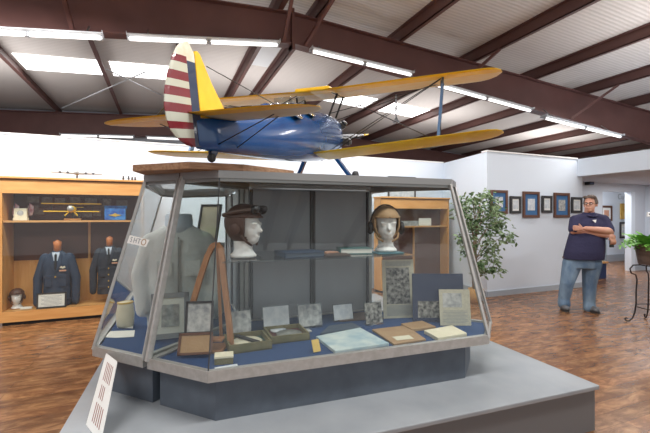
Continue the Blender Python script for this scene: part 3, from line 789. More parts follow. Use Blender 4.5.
for ch, f, m, sz in (('S', .16, 'ink_grey', .050), ('H', .37, 'ink_grey', .050), ('T', .56, 'ink_grey', .050), ('O', .80, 'leather_tan', .062)):
    o = text_mesh('letter', ch, sz, m, t, .0005)
    c = (q[0].lerp(q[1], f) + q[3].lerp(q[2], f)) / 2 + nn * .002
    o.matrix_parent_inverse = Matrix.Identity(4); o.matrix_basis = Matrix.Translation(c - q[0]) @ Matrix((ex, ey, nn)).transposed().to_4x4()

# ================================================================== THE BIPLANE
PL_S = .376
heading = radians(72.5) - HEAD          # building-axis angle of the nose
cpl = cw(-.1487, 3.947, CAMZ + .6948 * 1.17)
PR = Matrix.Rotation(heading, 4, 'Z') @ Matrix.Rotation(-.1717, 4, 'Y')
plane = thing('model_biplane', cpl, 'large blue and yellow model biplane with striped rudder standing on the glass cases', 'model aeroplane', rot=PR.to_euler(), scale=PL_S)
def PB(mb, name, m, parent=None, smooth=True, **k): return mb.build(name, m, parent or plane, smooth=smooth, local=True, **k)
# fuselage
fr = []
for x, hw, zt, zb in ((-5.12, .05, .16, -.28), (-4.6, .12, .19, -.34), (-3.9, .22, .24, -.40), (-3.1, .33, .34, -.47), (-2.3, .43, .50, -.54), (-1.5, .50, .60, -.60), (-.6, .54, .64, -.64), (.3, .56, .68, -.66), (1.0, .56, .66, -.64), (1.45, .53, .60, -.58), (1.62, .44, .46, -.46)):
    zc, hh = (zt + zb) / 2, (zt - zb) / 2
    fr.append([V((x, hw * (abs(cos(a)) ** .75) * (1 if cos(a) > 0 else -1), zc + hh * (abs(sin(a)) ** .75) * (1 if sin(a) > 0 else -1))) for a in [2 * pi * k / 28 for k in range(28)]])
PB(MB().loft(fr), 'fuselage', 'plane_blue')
for x, z in ((-2.05, .44), (-1.15, .55)):
    rim = [(x + .33 * cos(a), -.16 + .36 * sin(a) , z + .16 + .0 - .42 * max(0, -sin(a)) * .62 - .03 * cos(a)) for a in [2 * pi * k / 24 for k in range(25)]]
    r_ = PB(MB().tube(rim, .035, 6), 'cockpit_rim', 'chrome')
    c = sum((V(p) for p in rim[:-1]), V((0, 0, 0))) / 24
    PB(MB().add([c] + [V(p) for p in rim[:-1]], [(0, i + 1, (i + 1) % 24 + 1) for i in range(24)]), 'cockpit_opening', 'black', r_, smooth=False)
    w = MB().slab([(x + .34, -.26, z + .14), (x + .34, .26, z + .14), (x + .26, .2, z + .40), (x + .26, -.2, z + .40)], (.012, 0, 0))
    PB(w, 'windscreen', 'acrylic', smooth=False)
PB(MB().ell((-2.62, 0, .48), (.30, .15, .15)), 'headrest', 'plane_blue')
# engine
eng = PB(MB().lathe([(.0, 1.55), (.36, 1.58), (.34, 1.8), (.22, 1.95), (.10, 2.05), (0, 2.06)], n=20), 'engine', 'engine_grey')
for ob in (eng,):
    R = Matrix.Rotation(pi / 2, 4, 'Y'); ob.data.transform(R)
for k in range(7):
    a = 2 * pi * k / 7 + pi / 2; d = V((0, cos(a), sin(a)))
    c = MB()
    for j in range(6): c.tube([V((1.74, 0, 0)) + d * (.32 + j * .055), V((1.74, 0, 0)) + d * (.345 + j * .055)], .13, 10)
    c.tube([V((1.74, 0, 0)) + d * .3, V((1.74, 0, 0)) + d * .66], .10, 10); c.tube([V((1.74, 0, 0)) + d * .66, V((1.74, 0, 0)) + d * .74], [.12, .07], 8)
    PB(c, 'engine_cylinder', 'engine_grey', eng)
# propeller
hub = PB(MB().ell((2.12, 0, 0), (.10, .10, .10)), 'propeller', 'black')
for s in (-1, 1):
    ax = V((0, -cos(.05), sin(.05))) * s
    rg = []; rt = []
    for i in range(9):
        f = i / 8; rr = .05 + 1.15 * f; wv = .05 + .09 * sin(pi * min(f * .9 + .12, 1)); tw = 1.0 - .65 * f
        u = V((cos(tw), 0, 0)) + ax.cross(V((1, 0, 0))) * sin(tw)
        n_ = u.cross(ax)
        rg.append([V((2.12, 0, 0)) + ax * rr + u * (wv * cos(t)) + n_ * (.025 * (1 - .5 * f) * sin(t)) for t in [2 * pi * k / 10 for k in range(10)]])
    PB(MB().loft(rg[:8]), 'blade', 'steel_dark', hub); PB(MB().loft(rg[7:]), 'blade_tip', 'plane_yellow', hub)
# wings
def wing(y0, y1, le, te, z0, dih, th, sweep_tip=.55, tilt=0, n=14, roundtip=True, mi=(0, 1)):
    rings = []; s = 1 if y1 > y0 else -1
    for i in range(n + 1):
        f = i / n
        f = 1 - (1 - f) ** 1.6
        y = y0 + (y1 - y0) * f; dt = abs(y1 - y)
        k = 1.0
        if roundtip and dt < sweep_tip: k = max(.04, sqrt(max(0, 1 - ((sweep_tip - dt) / sweep_tip) ** 2.2)))
        cx = (le + te) / 2 - .12 * (1 - k); hc = (le - te) / 2 * k; zz = z0 + dih * abs(y)
        pr = []
        for j in range(10): x = 1 - j / 10 * 1.0; q = 1 - x; pr.append((x, th * (2.9 * sqrt(q) * (1 - q) * .55 + .35 * q * (1 - q)) * .75))
        prof = []
        m = 11
        for j in range(m):                 # upper from LE to TE
            q = j / (m - 1); prof.append((1 - 2 * q, th * (1.45 * sqrt(q) - .75 * q - .70 * q * q) * 1.05))
        for j in range(m - 2, 0, -1):
            q = j / (m - 1); prof.append((1 - 2 * q, -th * .22 * sin(pi * q) ** .6))
        rings.append([V((cx + hc * px, y, zz - tilt * px * k + pz * max(k, .25))) for px, pz in prof])
    b = MB(); N_ = len(rings[0]); vs = [p for r in rings for p in r]; up, dn = [], []
    for i in range(n):
        for k in range(N_):
            f = (i * N_ + k, i * N_ + (k + 1) % N_, (i + 1) * N_ + (k + 1) % N_, (i + 1) * N_ + k)
            (up if k < 13 else dn).append(f)
    o = len(b.v); b.add(vs, up, mi[0]); off = 0
    b.f += [list(f) for f in dn]; b.mi += [mi[1]] * len(dn)
    b.f.append(list(range(N_))); b.mi.append(mi[0]); b.f.append(list(range(len(vs) - N_, len(vs)))); b.mi.append(mi[0])
    return b
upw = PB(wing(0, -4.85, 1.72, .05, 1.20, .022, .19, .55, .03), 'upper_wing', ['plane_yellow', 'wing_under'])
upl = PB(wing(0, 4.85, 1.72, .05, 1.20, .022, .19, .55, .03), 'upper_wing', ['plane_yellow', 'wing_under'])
loR = PB(wing(-.45, -4.75, .30, -1.15, -.56, .075, .20, .55, .11), 'lower_wing', ['plane_yellow', 'plane_yellow'])
loL = PB(wing(.45, 4.75, .30, -1.15, -.56, .075, .20, .55, .11), 'lower_wing', ['plane_yellow', 'plane_yellow'])
# centre-section fuel tank bulge
PB(MB().box((.85, 0, 1.30), (1.1, 1.0, .11)), 'fuel_tank', 'plane_yellow', upw, smooth=False, bevel=.04)
# aileron gaps on the lower wings
# cabane struts, interplane struts
for s in (-1, 1):
    for x0, x1 in ((.35, .75), (1.05, 1.45)):
        PB(MB().tube([(x0, s * .45, .55), (x1, s * .62, 1.22)], .028, 8), 'cabane_strut', 'steel_dark')
    for x0, x1 in ((-.75, .45), (.05, 1.25)):
        PB(MB().bar((x0, s * 3.35, -.56 + .075 * 3.35 + .06), (x1, s * 3.45, 1.20 + .022 * 3.45), .06, .13, up=(1, 0, 0)), 'interplane_strut', 'strut_blue', smooth=False)
    for a, b in (((.2, s * .5, .6), (1.25, s * 3.4, 1.25)), ((.0, s * .5, -.5), (.5, s * 3.4, 1.25)), ((-.6, s * .5, -.5), (.4, s * 3.4, 1.25)), ((1.3, s * .5, 1.2), (0, s * 3.3, -.28)), ((.5, s * .5, 1.2), (-.7, s * 3.3, -.28)), ((.05, s * 3.4, -.27), (.5, s * 3.4, 1.22)), ((1.5, s * .1, .45), (1.2, s * 3.2, 1.24))):
        PB(MB().tube([a, b], .011, 5), 'flying_wire', 'steel_dark')
    # gear
    PB(MB().bar((.75, s * .42, -.50), (1.0, s * .88, -1.25), .10, .20, up=(1, 0, 0)), 'gear_leg', 'plane_blue', smooth=False, bevel=.02)
    w = MB().lathe([(.06, -.05), (.20, -.07), (.27, -.06), (.285, 0), (.27, .06), (.20, .07), (.06, .05)], n=24)
    wh = PB(w, 'wheel', 'rubber'); wh.data.transform(Matrix.Translation((1.0, s * .98, -1.29)) @ Matrix.Rotation(pi / 2, 4, 'X'))
    h = PB(MB().lathe([(0, -.075), (.14, -.072), (.14, .072), (0, .075)], n=20), 'hub_cap', 'plane_blue', wh); h.data.transform(Matrix.Translation((1.0, s * .98, -1.29)) @ Matrix.Rotation(pi / 2, 4, 'X'))
# tail
PB(MB().bar((-4.66, 0, -.28), (-4.77, 0, -.39), .06, .14, up=(1, 0, 0)), 'tail_strut', 'plane_navy', smooth=False)
tw = PB(MB().lathe([(.02, -.03), (.06, -.04), (.078, 0), (.06, .04), (.02, .03)], n=16), 'tail_wheel', 'rubber'); tw.data.transform(Matrix.Translation((-4.78, 0, -.425)) @ Matrix.Rotation(pi / 2, 4, 'X'))
stb = []
for s, nm in ((-1, 'stabilizer'), (1, 'stabilizer')):
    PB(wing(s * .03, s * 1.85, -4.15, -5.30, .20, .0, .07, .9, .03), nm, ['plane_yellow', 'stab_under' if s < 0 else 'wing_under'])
    PB(MB().tube([(-4.7, s * .1, -.22), (-4.6, s * 1.05, .18)], .009, 6), 'tail_wire', 'steel_dark')
    PB(MB().tube([(-4.75, s * .05, .95), (-4.6, s * 1.2, .24)], .007, 6), 'tail_wire', 'steel_dark')
    PB(MB().tube([(-4.2, s * .1, -.3), (-4.3, s * 1.0, .18)], .009, 6), 'tail_wire', 'steel_dark')
fin = [(-5.0, 0, .18), (-5.0, 0, 1.08), (-4.93, 0, 1.14), (-4.86, 0, 1.10), (-4.62, 0, .72), (-4.32, 0, .36), (-4.22, 0, .20)]
PB(MB().prism([V(p) + V((0, -.035, 0)) for p in fin], [V(p) + V((0, .035, 0)) for p in fin]), 'fin', 'plane_yellow', smooth=False, bevel=.012)
# rudder with blue band and stripes: strips cut from one outline
ro = [(.98, -5.03), (1.10, -5.04), (1.17, -5.08), (1.21, -5.18)]
def rud_te(z):
    P_ = [(-.26, -5.20), (-.24, -5.34), (-.18, -5.48), (-.12, -5.58), (-.02, -5.68), (.12, -5.73), (.29, -5.745), (.5, -5.70), (.69, -5.62), (.95, -5.48), (1.10, -5.36), (1.18, -5.26), (1.22, -5.14)]
    for (z0, x0), (z1, x1) in zip(P_, P_[1:]):
        if z0 <= z <= z1: return x0 + (x1 - x0) * (z - z0) / (z1 - z0)
    return P_[-1][1]
def rud_le(z): return -5.02 if z < 1.08 else -5.02 - (z - 1.08) * .8
b = MB(); nz = 60; z0r, z1r = -.255, 1.218
edges = [z0r + (z1r - z0r) * i / nz for i in range(nz + 1)]
def stripe(z):
    i = int((1.0 - z) / .113)
    return (0 if i % 2 == 0 else 1) if z < 1.0 else 3
gr = []
for z in edges:
    te, le = rud_te(z), rud_le(z); bl = min(le - .005, max(te + .01, -5.21))
    xs = [te, te + (bl - te) * .15, te + (bl - te) * .5, bl, le]
    gr.append([(V((x, -y_, z)), V((x, y_, z))) for x, y_ in zip(xs, (.006, .022, .034, .036, .036))])
for i in range(nz):
    zc = (edges[i] + edges[i + 1]) / 2
    for j in range(4):
        m_ = stripe(zc) if j < 3 else (2 if zc < .96 else 3)
        for s in (0, 1): b.add([gr[i][j][s], gr[i][j + 1][s], gr[i + 1][j + 1][s], gr[i + 1][j][s]], [(0, 1, 2, 3)], m_)
    for j, m_ in ((0, stripe(zc)), (4, 2)): b.add([gr[i][j][0], gr[i][j][1], gr[i + 1][j][1], gr[i + 1][j][0]], [(0, 1, 2, 3)], m_)
for i in (0, nz):
    for j in range(4): b.add([gr[i][j][0], gr[i][j + 1][0], gr[i][j + 1][1], gr[i][j][1]], [(0, 1, 2, 3)], 0 if i == 0 else 3)
rud = b.build('rudder', ['plane_red', 'plane_cream', 'plane_navy', 'worn_white'], plane, local=True)
bm = bmesh.new(); bm.from_mesh(rud.data); bmesh.ops.remove_doubles(bm, verts=bm.verts, dist=.002); bmesh.ops.recalc_face_normals(bm, faces=bm.faces); bm.to_mesh(rud.data); bm.free()

# ================================================================== SHOWCASES ON THE BACK WALL
def showcase(X0, X1, Y0, Y1, zt, label, upper_z, shelf_z, left_side=True):
    t = thing('wooden_showcase', ((X0 + X1) / 2, (Y0 + Y1) / 2, 0), label, 'showcase')
    k = .03
    MB().box2((X0 - .02, Y0 - .03, zt - .03), (X1 + .02, Y1, zt)).build('top_board', 'light_wood', t, bevel=.006)
    MB().box2((X0, Y0 - .012, zt - .045), (X1, Y0 + .01, zt - .03)).build('moulding', 'frame_brown', t)
    MB().box2((X0, Y0, zt - .225), (X1, Y0 + .025, zt - .045)).build('header_rail', 'light_wood', t)
    for x in (X0, X1 - k): MB().box2((x, Y0, .04), (x + k, Y1, zt - .03)).build('side_panel', 'light_wood_v', t)
    MB().box2((X0 + k, Y1 - .02, upper_z), (X1 - k, Y1, zt - .03)).build('felt_back', 'dark_back', t)
    MB().box2((X0 + k, Y1 - .02, .15), (X1 - k, Y1, upper_z)).build('wood_back', 'light_wood_v', t)
    MB().box2((X0 + k, Y0 + .03, shelf_z - .025), (X1 - k, Y1 - .02, shelf_z)).build('shelf', 'light_wood', t)
    MB().box2((X0 + k, Y0, .155), (X1 - k, Y1 - .02, .185)).build('floor_board', 'light_wood', t)
    MB().box2((X0, Y0 - .01, .045), (X1, Y0 + .02, .185)).build('base_rail', 'light_wood', t)
    MB().box2((X0 + .02, Y0 + .04, 0), (X1 - .02, Y1, .05)).build('toe_kick', 'black', t)
    xm = X0 + (X1 - X0) * .56
    MB().box2((xm - .015, Y1 - .045, .185), (xm + .015, Y1 - .02, shelf_z - .03)).build('back_stile', 'light_wood_v', t)
    g = MB().box2((X0 + k, Y0 + .006, .185), (X1 - k, Y0 + .011, zt - .225)).build('glass_front', 'glass', t)
    return t
SX0, SX1, SY0, SY1, SZT = -2.0, -.285, 6.33, 6.78, 1.985
showcase(SX0, SX1, SY0, SY1, SZT, 'long light wood showcase with two uniform jackets against the white wall', .82, 1.395)
cx0, cx1 = onY(381, 0, 6.3).x, onY(449, 0, 6.3).x
showcase(cx0, cx1, 6.3, 6.56, 1.83, 'light wood showcase seen through the right end of the glass case', .25, 1.26)
c2 = onY(425, 228, 6.42); tag(MB().box(V((c2.x, c2.y, 1.265 + .075)), (.30, .01, .15)).build('sign_card', 'paper'), 'white printed card on the shelf of the showcase behind the tan helmet', 'card').location
b = tag(MB().box(V((c2.x - .45, 6.43, 1.263 + .05)), (.5, .14, .10)).build('shelf_model', 'print_grey'), 'pale grey model on the far showcase shelf behind the tan helmet', 'model')
# prints pinned on the felt
n_ = 0
lab = ['curled', 'wide', 'narrow', 'faded', 'spotted', 'square', 'tall', 'thin', 'cropped', 'cloudy', 'blank', 'worn']
for (px, py, w, h) in ((33, 199.5, 10, 6), (47, 200, 9, 6), (60, 200.5, 9, 5), (75, 200, 9, 6), (91, 201.5, 11, 7), (107, 203, 8, 9), (122, 203.5, 11, 7), (33, 208, 9, 5), (39, 212, 8, 5), (77, 214, 8, 5), (87, 215, 9, 5), (97, 213, 7, 6)):
    p = onY(px, py, SY1 - .022); k = .0143
    o = MB().box(p, (w * k, .003, h * k)).build('pinned_photo', 'print_sepia')
    tag(o, 'faded grey photo pinned on the brown felt above the jackets', 'photo', 'faded photos pinned inside the jacket showcase'); n_ += 1

# --- items in the showcase
IY = 6.52
def jacket(px, py_top, py_bot, wpx, m, label, buttons, Yp, rz=0):
    pb = onY(px, py_bot, Yp); pb.z = max(pb.z, .19); ptp = onY(px, py_top, Yp); h = ptp.z - pb.z
    t = thing('uniform_jacket', pb, label, 'jacket', rz=rz)
    sc = h / .82
    b = jacket_body(t, m, .82)
    body = MB(); body.v = b.v; body.f = b.f; body.mi = b.mi
    bo = blob('jacket_body', body, m, t, .012, 3)
    for sx in (-1, 1):
        a = MB(); cap_(a, (sx * .175, .0, .70), .085, (sx * .275, -.01, .40), .075); cap_(a, (sx * .275, -.01, .40), .072, (sx * .275, -.04, .06), .062)
        blob('sleeve', a, m, t, .012, 3)
    sh = MB().slab([(0, -.118, .52), (.055, -.09, .80), (-.055, -.09, .80)], (0, -.012, 0)); sh.build('shirt', 'shirt_white', t, local=True)
    MB().slab([(-.014, -.120, .66), (.014, -.120, .66), (.017, -.108, .76), (.0, -.102, .785), (-.017, -.108, .76)], (0, -.016, 0)).build('tie', 'black', t, local=True)
    MB().slab([(0, -.126, .50), (.016, -.126, .56), (.014, -.122, .67), (-.014, -.122, .67), (-.016, -.126, .56)], (0, -.012, 0)).build('tie', 'black', t, local=True)
    for sx in (-1, 1):
        MB().slab([(0, -.13, .49), (sx * .09, -.118, .64), (sx * .075, -.10, .70), (sx * .085, -.085, .765), (sx * .052, -.075, .82), (sx * .028, -.112, .66)], (0, -.014, 0)).build('lapel', m, t, local=True)
        MB().box((sx * .105, -.128, .45), (.10, .012, .035)).build('pocket_flap', m, t, local=True, bevel=.003)
        MB().box((sx * .105, -.126, .36), (.095, .008, .13)).build('pocket', m, t, local=True, bevel=.003)
    MB().slab([(.06, -.137, .575), (.085, -.137, .60), (.105, -.137, .585), (.13, -.137, .60), (.15, -.137, .575), (.105, -.137, .56)], (0, -.004, 0)).build('wings_badge', 'ivory', t, local=True)
    MB().box((.105, -.136, .53), (.10, .006, .022)).build('ribbon_bar', 'pink_paper', t, local=True)
    for i in range(buttons):
        MB().ell((0, -.137, .44 - i * .105), (.012, .006, .012), 10, 6).build('button', 'gold', t, local=True, smooth=True)
    if buttons < 3: MB().tube([(.212 * cos(a), .125 * sin(a), .10) for a in [2 * pi * k / 28 for k in range(29)]], .014, 6).build('waistband', m, t, local=True)
    else:
        for sx in (-1, 1): MB().box((sx * .115, -.126, .13), (.13, .012, .045)).build('pocket_flap', m, t, local=True, bevel=.003)
    t.scale = (sc * .87, sc * .92, sc)
    MB().lathe([(.055, .80), (.056, .90), (.064, .95), (0, .985)], (0, -.005, 0), 18).build('neck_block', 'stand_wood', t, smooth=True, local=True)
    return t
jacket(57.5, 250.5, 305, 42, 'uniform_blue', 'slate blue waist length uniform jacket with wings badge behind the white plaque', 1, IY)
jacket(109.5, 245.5, 293, 40, 'uniform_navy', 'dark uniform jacket with a column of gold buttons in the wooden showcase', 4, IY)
p = onY(51.5, 307.5, 6.365); p.z = .188
t = thing('plaque', p, 'white lettered plaque in a dark frame leaning on the slate blue jacket', 'plaque'); R = Matrix.Rotation(-.1, 3, 'X'); w, h = .345, .21
b = MB()
for s in (-1, 1): b.box(R @ V((s * (w / 2 - .01), 0, h / 2)), (.02, .016, h), rot=R).box(R @ V((0, 0, h / 2 + s * (h / 2 - .01))), (w, .016, .02), rot=R)
b.build('frame', 'frame_black', t, local=True); MB().box(R @ V((0, .001, h / 2)), (w - .03, .008, h - .03), rot=R).build('sheet', 'paper', t, local=True)
b = MB()
for i in range(8): b.box(R @ V((0, -.0035, .035 + i * .018)), (w * (.7 if i % 3 else .5), .001, .004), rot=R)
b.build('printed_lines', 'ink_grey', t, local=True)
p = onY(16.8, 309, 6.50); p.z = .190
t2 = head_thing(p + V((0, 0, .003)), .1, .88, 'small white display head in a maroon leather helmet on the showcase floor', 'leather_brown')
tag(MB().box(p + V((.13, -.075, .012)), (.13, .07, .02)).build('paper_stack', 'paper'), 'white paper pad beside the maroon helmet head', 'notepad')
# shelf items
zsf = 1.397
p = onY(21, 220, 6.5); p.z = zsf
t = thing('mantel_clock', p, 'cream stone plaque clock on the showcase shelf beside the pink flags', 'clock')
MB().box((0, 0, .015), (.16, .08, .03)).build('base', 'cream', t, local=True); MB().prism([V((-.075, y, .03)) for y in (-.03, .03)] + [V((.075, .03, .03)), V((.075, -.03, .03))], [V((-.07, -.02, .165)), V((-.07, .02, .165)), V((.07, .02, .165)), V((.07, -.02, .165))]).build('body', 'cream', t, local=True)
o = MB().lathe([(0, 0), (.036, 0), (.036, .005), (0, .006)], n=20).build('face', 'print_grey', t, local=True); o.data.transform(Matrix.Translation((0, -.026, .10)) @ Matrix.Rotation(pi / 2, 4, 'X'))
for px, lb in ((14.5, 'tiny pink striped flag on a stick at the showcase end panel'), (29, 'tiny pink striped flag on a stick between the clock and the yellow biplane')):
    p = onY(px, 219, 6.56); p.z = zsf
    t = thing('small_flag', p, lb, 'flag', 'pink flags on the showcase shelf')
    MB().lathe([(.03, 0), (.03, .008), (.004, .012), (.004, .25)], n=10).build('staff', 'frame_black', t, local=True)
    MB().slab([(0, 0, .24), (.05, .01, .20), (.055, -.01, .13), (.035, .012, .07), (-.02, 0, .06), (-.03, .01, .12), (-.01, 0, .19)], (0, .006, 0)).build('cloth', 'flag_pink', t, local=True)
p = onY(72.8, 220, 6.53); p.z = zsf + .001
t = thing('toy_biplane', p, 'small all yellow model biplane on the showcase shelf', 'model aeroplane')
MB().box((0, .0, .012), (.20, .08, .024)).build('stand_base', 'light_wood', t, local=True); MB().lathe([(.012, .02), (.010, .12)], n=8).build('stand_post', 'frame_black', t, local=True)
MB().tube([(0, .20, .17), (0, .0, .16), (0, -.10, .16), (0, -.14, .16)], [.012, .045, .05, .035], 12).build('fuselage', 'plane_yellow', t, smooth=True, local=True)
MB().box((0, -.03, .235), (.72, .11, .014)).build('upper_wing', 'plane_yellow', t, local=True, bevel=.004)
MB().box((0, -.01, .125), (.68, .10, .014)).build('lower_wing', 'plane_yellow', t, local=True, bevel=.004)
for sx in (-1, 1): MB().bar((sx * .25, -.01, .13), (sx * .25, -.03, .23), .008).build('strut', 'steel_dark', t, local=True)
MB().ell((0, -.15, .165), (.042, .03, .042)).build('engine', 'alloy', t, smooth=True, local=True)
for sx in (-1, 1):
    MB().bar((sx * .02, -.08, .13), (sx * .085, -.09, .06), .014).build('gear_leg', 'plane_yellow', t, local=True); MB().ell((sx * .09, -.09, .055), (.012, .03, .03)).build('wheel', 'rubber', t, smooth=True, local=True)
MB().box((0, .19, .19), (.2, .05, .008)).build('tailplane', 'plane_yellow', t, local=True)
p = onY(115.5, 222, 6.5); p.z = zsf
t = thing('blue_box', p, 'bright blue presentation box with gold wings on the showcase shelf', 'box')
MB().box((0, 0, .085), (.275, .10, .17)).build('body', 'box_blue', t, local=True, bevel=.004)
MB().box((0, .04, .19), (.30, .02, .05)).build('lid', 'box_blue', t, local=True)
MB().slab([(-.09, -.053, .075), (-.03, -.053, .085), (0, -.053, .105), (.03, -.053, .085), (.09, -.053, .075), (.03, -.053, .06), (0, -.053, .05), (-.03, -.053, .06)], (0, -.004, 0)).build('wings_badge', 'gold', t, local=True)
# things on the showcase top
p = onY(77, 178, 6.5); p.z = SZT
t = thing('model_bomber', p, 'silver grey four engined model bomber on top of the showcase', 'model aeroplane', rz=.15)
MB().lathe([(.05, 0), (.05, .01), (.01, .012), (.01, .06)], n=12).build('stand', 'frame_black', t, local=True)
MB().tube([(-.02, -.22, .075), (0, -.16, .08), (0, 0, .085), (0, .2, .09)], [.015, .03, .032, .01], 10).build('fuselage', 'alloy', t, smooth=True, local=True)
MB().slab([(-.32, .0, .085), (-.30, .06, .085), (0, .09, .08), (.30, .06, .085), (.32, 0, .085), (0, -.05, .08)], (0, 0, .014)).build('wing', 'alloy', t, local=True)
for x in (-.2, -.11, .11, .2): MB().tube([(x, -.07, .088), (x, .03, .09)], [.017, .012], 8).build('engine', 'engine_grey', t, smooth=True, local=True)
MB().slab([(0, .16, .09), (0, .22, .09), (0, .22, .16), (0, .19, .16)], (.008, 0, 0)).build('tail_fin', 'alloy', t, local=True); MB().box((0, .19, .095), (.16, .05, .008)).build('tailplane', 'alloy', t, local=True)
for px, hh, lb in ((123.3, .075, 'dark squat figurine on the showcase top'), (128.6, .08, 'thin dark figurine on the showcase top, second of the small row'), (132.2, .065, 'grey figurine on the showcase top, third of the small row'), (135.2, .065, 'grey figurine on the showcase top at the end beside the timber board')):
    p = onY(px, 180, 6.5); p.z = SZT
    tag(MB().lathe([(.02, 0), (.02, .006), (.010, .012), (.016, hh * .5), (.008, hh * .72), (.013, hh * .85), (.004, hh)], p, 10).build('figurine', 'steel_dark', smooth=True), lb, 'figurine', 'figurines on the showcase top')

# ================================================================== PICTURES
def wall_picture(px0, px1, py0, py1, Y, fm, mt, pm, label, k=None, group='framed pictures on the partition wall', inner=.56):
    a, b = onY(px0, py0, Y), onY(px1, py1, Y); w, h = b.x - a.x, a.z - b.z; c = V(((a.x + b.x) / 2, Y, (a.z + b.z) / 2))
    t = thing('framed_picture', c, label, 'framed picture', group); k = k or w * .12
    m_ = MB()
    for s in (-1, 1): m_.box((s * (w / 2 - k / 2), 0, 0), (k, .03, h)); m_.box((0, 0, s * (h / 2 - k / 2)), (w - 2 * k, .03, k))
    m_.build('frame', fm, t, local=True, bevel=.004)
    MB().box((0, .006, 0), (w - 2 * k, .01, h - 2 * k)).build('mount', mt, t, local=True)
    MB().box((0, -.001, 0), ((w - 2 * k) * inner, .006, (h - 2 * k) * inner)).build('print', pm, t, local=True)
FY = 5.25
wall_picture(490.5, 507.5, 189.8, 214, FY, 'frame_brown', 'mat_blue', 'print_pale', 'brown framed print with blue mount partly behind the ficus leaves')
wall_picture(510, 521, 196, 213.5, FY, 'frame_black', 'white', 'print_pale', 'small black framed certificate just clear of the ficus leaves', .05, inner=.7)
wall_picture(523, 539.3, 191.3, 217.7, FY, 'frame_brown', 'mat_blue', 'print_pale', 'brown framed blue mounted portrait between the two small black certificates')
wall_picture(541.8, 552, 195.6, 212.8, FY, 'frame_black', 'white', 'print_pale', 'small black framed certificate in the middle between two blue mounted portraits', .05, inner=.7)
wall_picture(554, 569.5, 192.6, 217.7, FY, 'frame_brown', 'mat_blue', 'print_grey', "brown framed blue mounted portrait nearest the man's shoulder")
wall_picture(571.4, 582, 197, 213, FY, 'frame_black', 'white', 'print_pale', "small black framed certificate half hidden by the man's head", .05, inner=.7)
wall_picture(388, 415.5, 176, 206, 6.78, 'frame_black', 'print_pale', 'print_pale', 'thin dark frame on the back wall showing above the case top rail', .03, 'pictures on the back wall')
OY = 7.87
og = 'pictures in the room beyond the doorway'
wall_picture(601, 612, 205.5, 221, OY, 'frame_brown', 'white', 'pink_paper', "brown framed picture seen through the doorway beside the man's head", None, og)
wall_picture(620.5, 629, 203.5, 219, OY, 'print_gold', 'print_gold', 'print_gold', 'golden yellow picture seen through the doorway', .02, og)
wall_picture(620, 628, 222, 238, OY, 'frame_black', 'paper', 'print_pale', 'black framed paper below the golden picture in the doorway', .06, og)
wall_picture(606, 612, 223, 233, OY, 'paper', 'paper', 'print_pale', 'plain white sheet below the brown frame in the doorway', .02, og)
c = onY(622.5, 197, 7.89)
o = text_mesh('wall_lettering', 'Cu r', .26, 'base_grey', None, .004); o.location = c; o.rotation_euler = (pi / 2, 0, 0)
tag(o, 'grey letters on the wall above the golden picture in the doorway', 'lettering')
c = onY(586.5, 182, 6.29); t = thing('wall_speaker', c, 'small dark purple speaker high on the hall wall above the man', 'speaker'); MB().box(c + V((0, -.07, 0)), (.17, .12, .16)).build('cabinet', 'steel_dark', t, bevel=.01); MB().box(c + V((0, -.135, 0)), (.14, .01, .13)).build('grille', 'plane_navy', t)
c = onY(648.5, 214.5, 5.59); t = thing('thermostat', c, 'small white thermostat on the wall above the fern', 'thermostat'); MB().box(c + V((0, -.01, 0)), (.14, .03, .11)).build('body', 'white', t, bevel=.006); MB().box(c + V((0, -.027, .01)), (.05, .006, .03)).build('display', 'steel_dark', t)
# small blue-based glass cabinet in the hall
bx0, bx1 = onY(588, 0, 5.75).x, onY(608.5, 0, 5.75).x
t = thing('hall_display_case', ((bx0 + bx1) / 2, 6.0, 0), 'glass topped display case with a navy base beside the man', 'display case')
zc0 = onY(600, 262, 5.75).z; zc1 = onY(600, 238.5, 5.75).z
MB().box2((bx0 + .03, 5.78, 0), (bx1 - .03, 6.22, zc0 - .04)).build('base', 'navy_base', t); MB().box2((bx0, 5.75, zc0 - .04), (bx1, 6.25, zc0)).build('ledge', 'light_wood', t)
MB().box2((bx0 + .01, 5.76, zc1 - .03), (bx1 - .01, 6.24, zc1)).build('top_frame', 'frame_black', t)
MB().box2((bx0 + .03, 5.765, zc0), (bx1 - .03, 5.772, zc1 - .03)).build('glass_front', 'glass', t); MB().box2((bx1 - .025, 5.77, zc0), (bx1 - .019, 6.23, zc1 - .03)).build('glass_side', 'glass', t)
MB().box2((bx0 + .03, 6.225, zc0), (bx1 - .03, 6.235, zc1 - .03)).build('back', 'white', t)
zsm = (zc0 + zc1) / 2; MB().box2((bx0 + .03, 5.80, zsm - .006), (bx1 - .03, 6.2, zsm)).build('shelf', 'acrylic', t)
for dx, dz, m_, lb in ((.22, 0, 'print_pale', 'open pale booklet on the lower level of the navy hall case'), (.20, zsm - zc0, 'paper', 'white booklet on the shelf of the navy hall case')):
    tag(MB().box(V((bx1 - dx, 5.95, zc0 + dz + .075)), (.24, .01, .14), rot=Matrix.Rotation(-.5, 3, 'X')).build('booklet', m_), lb, 'booklet')

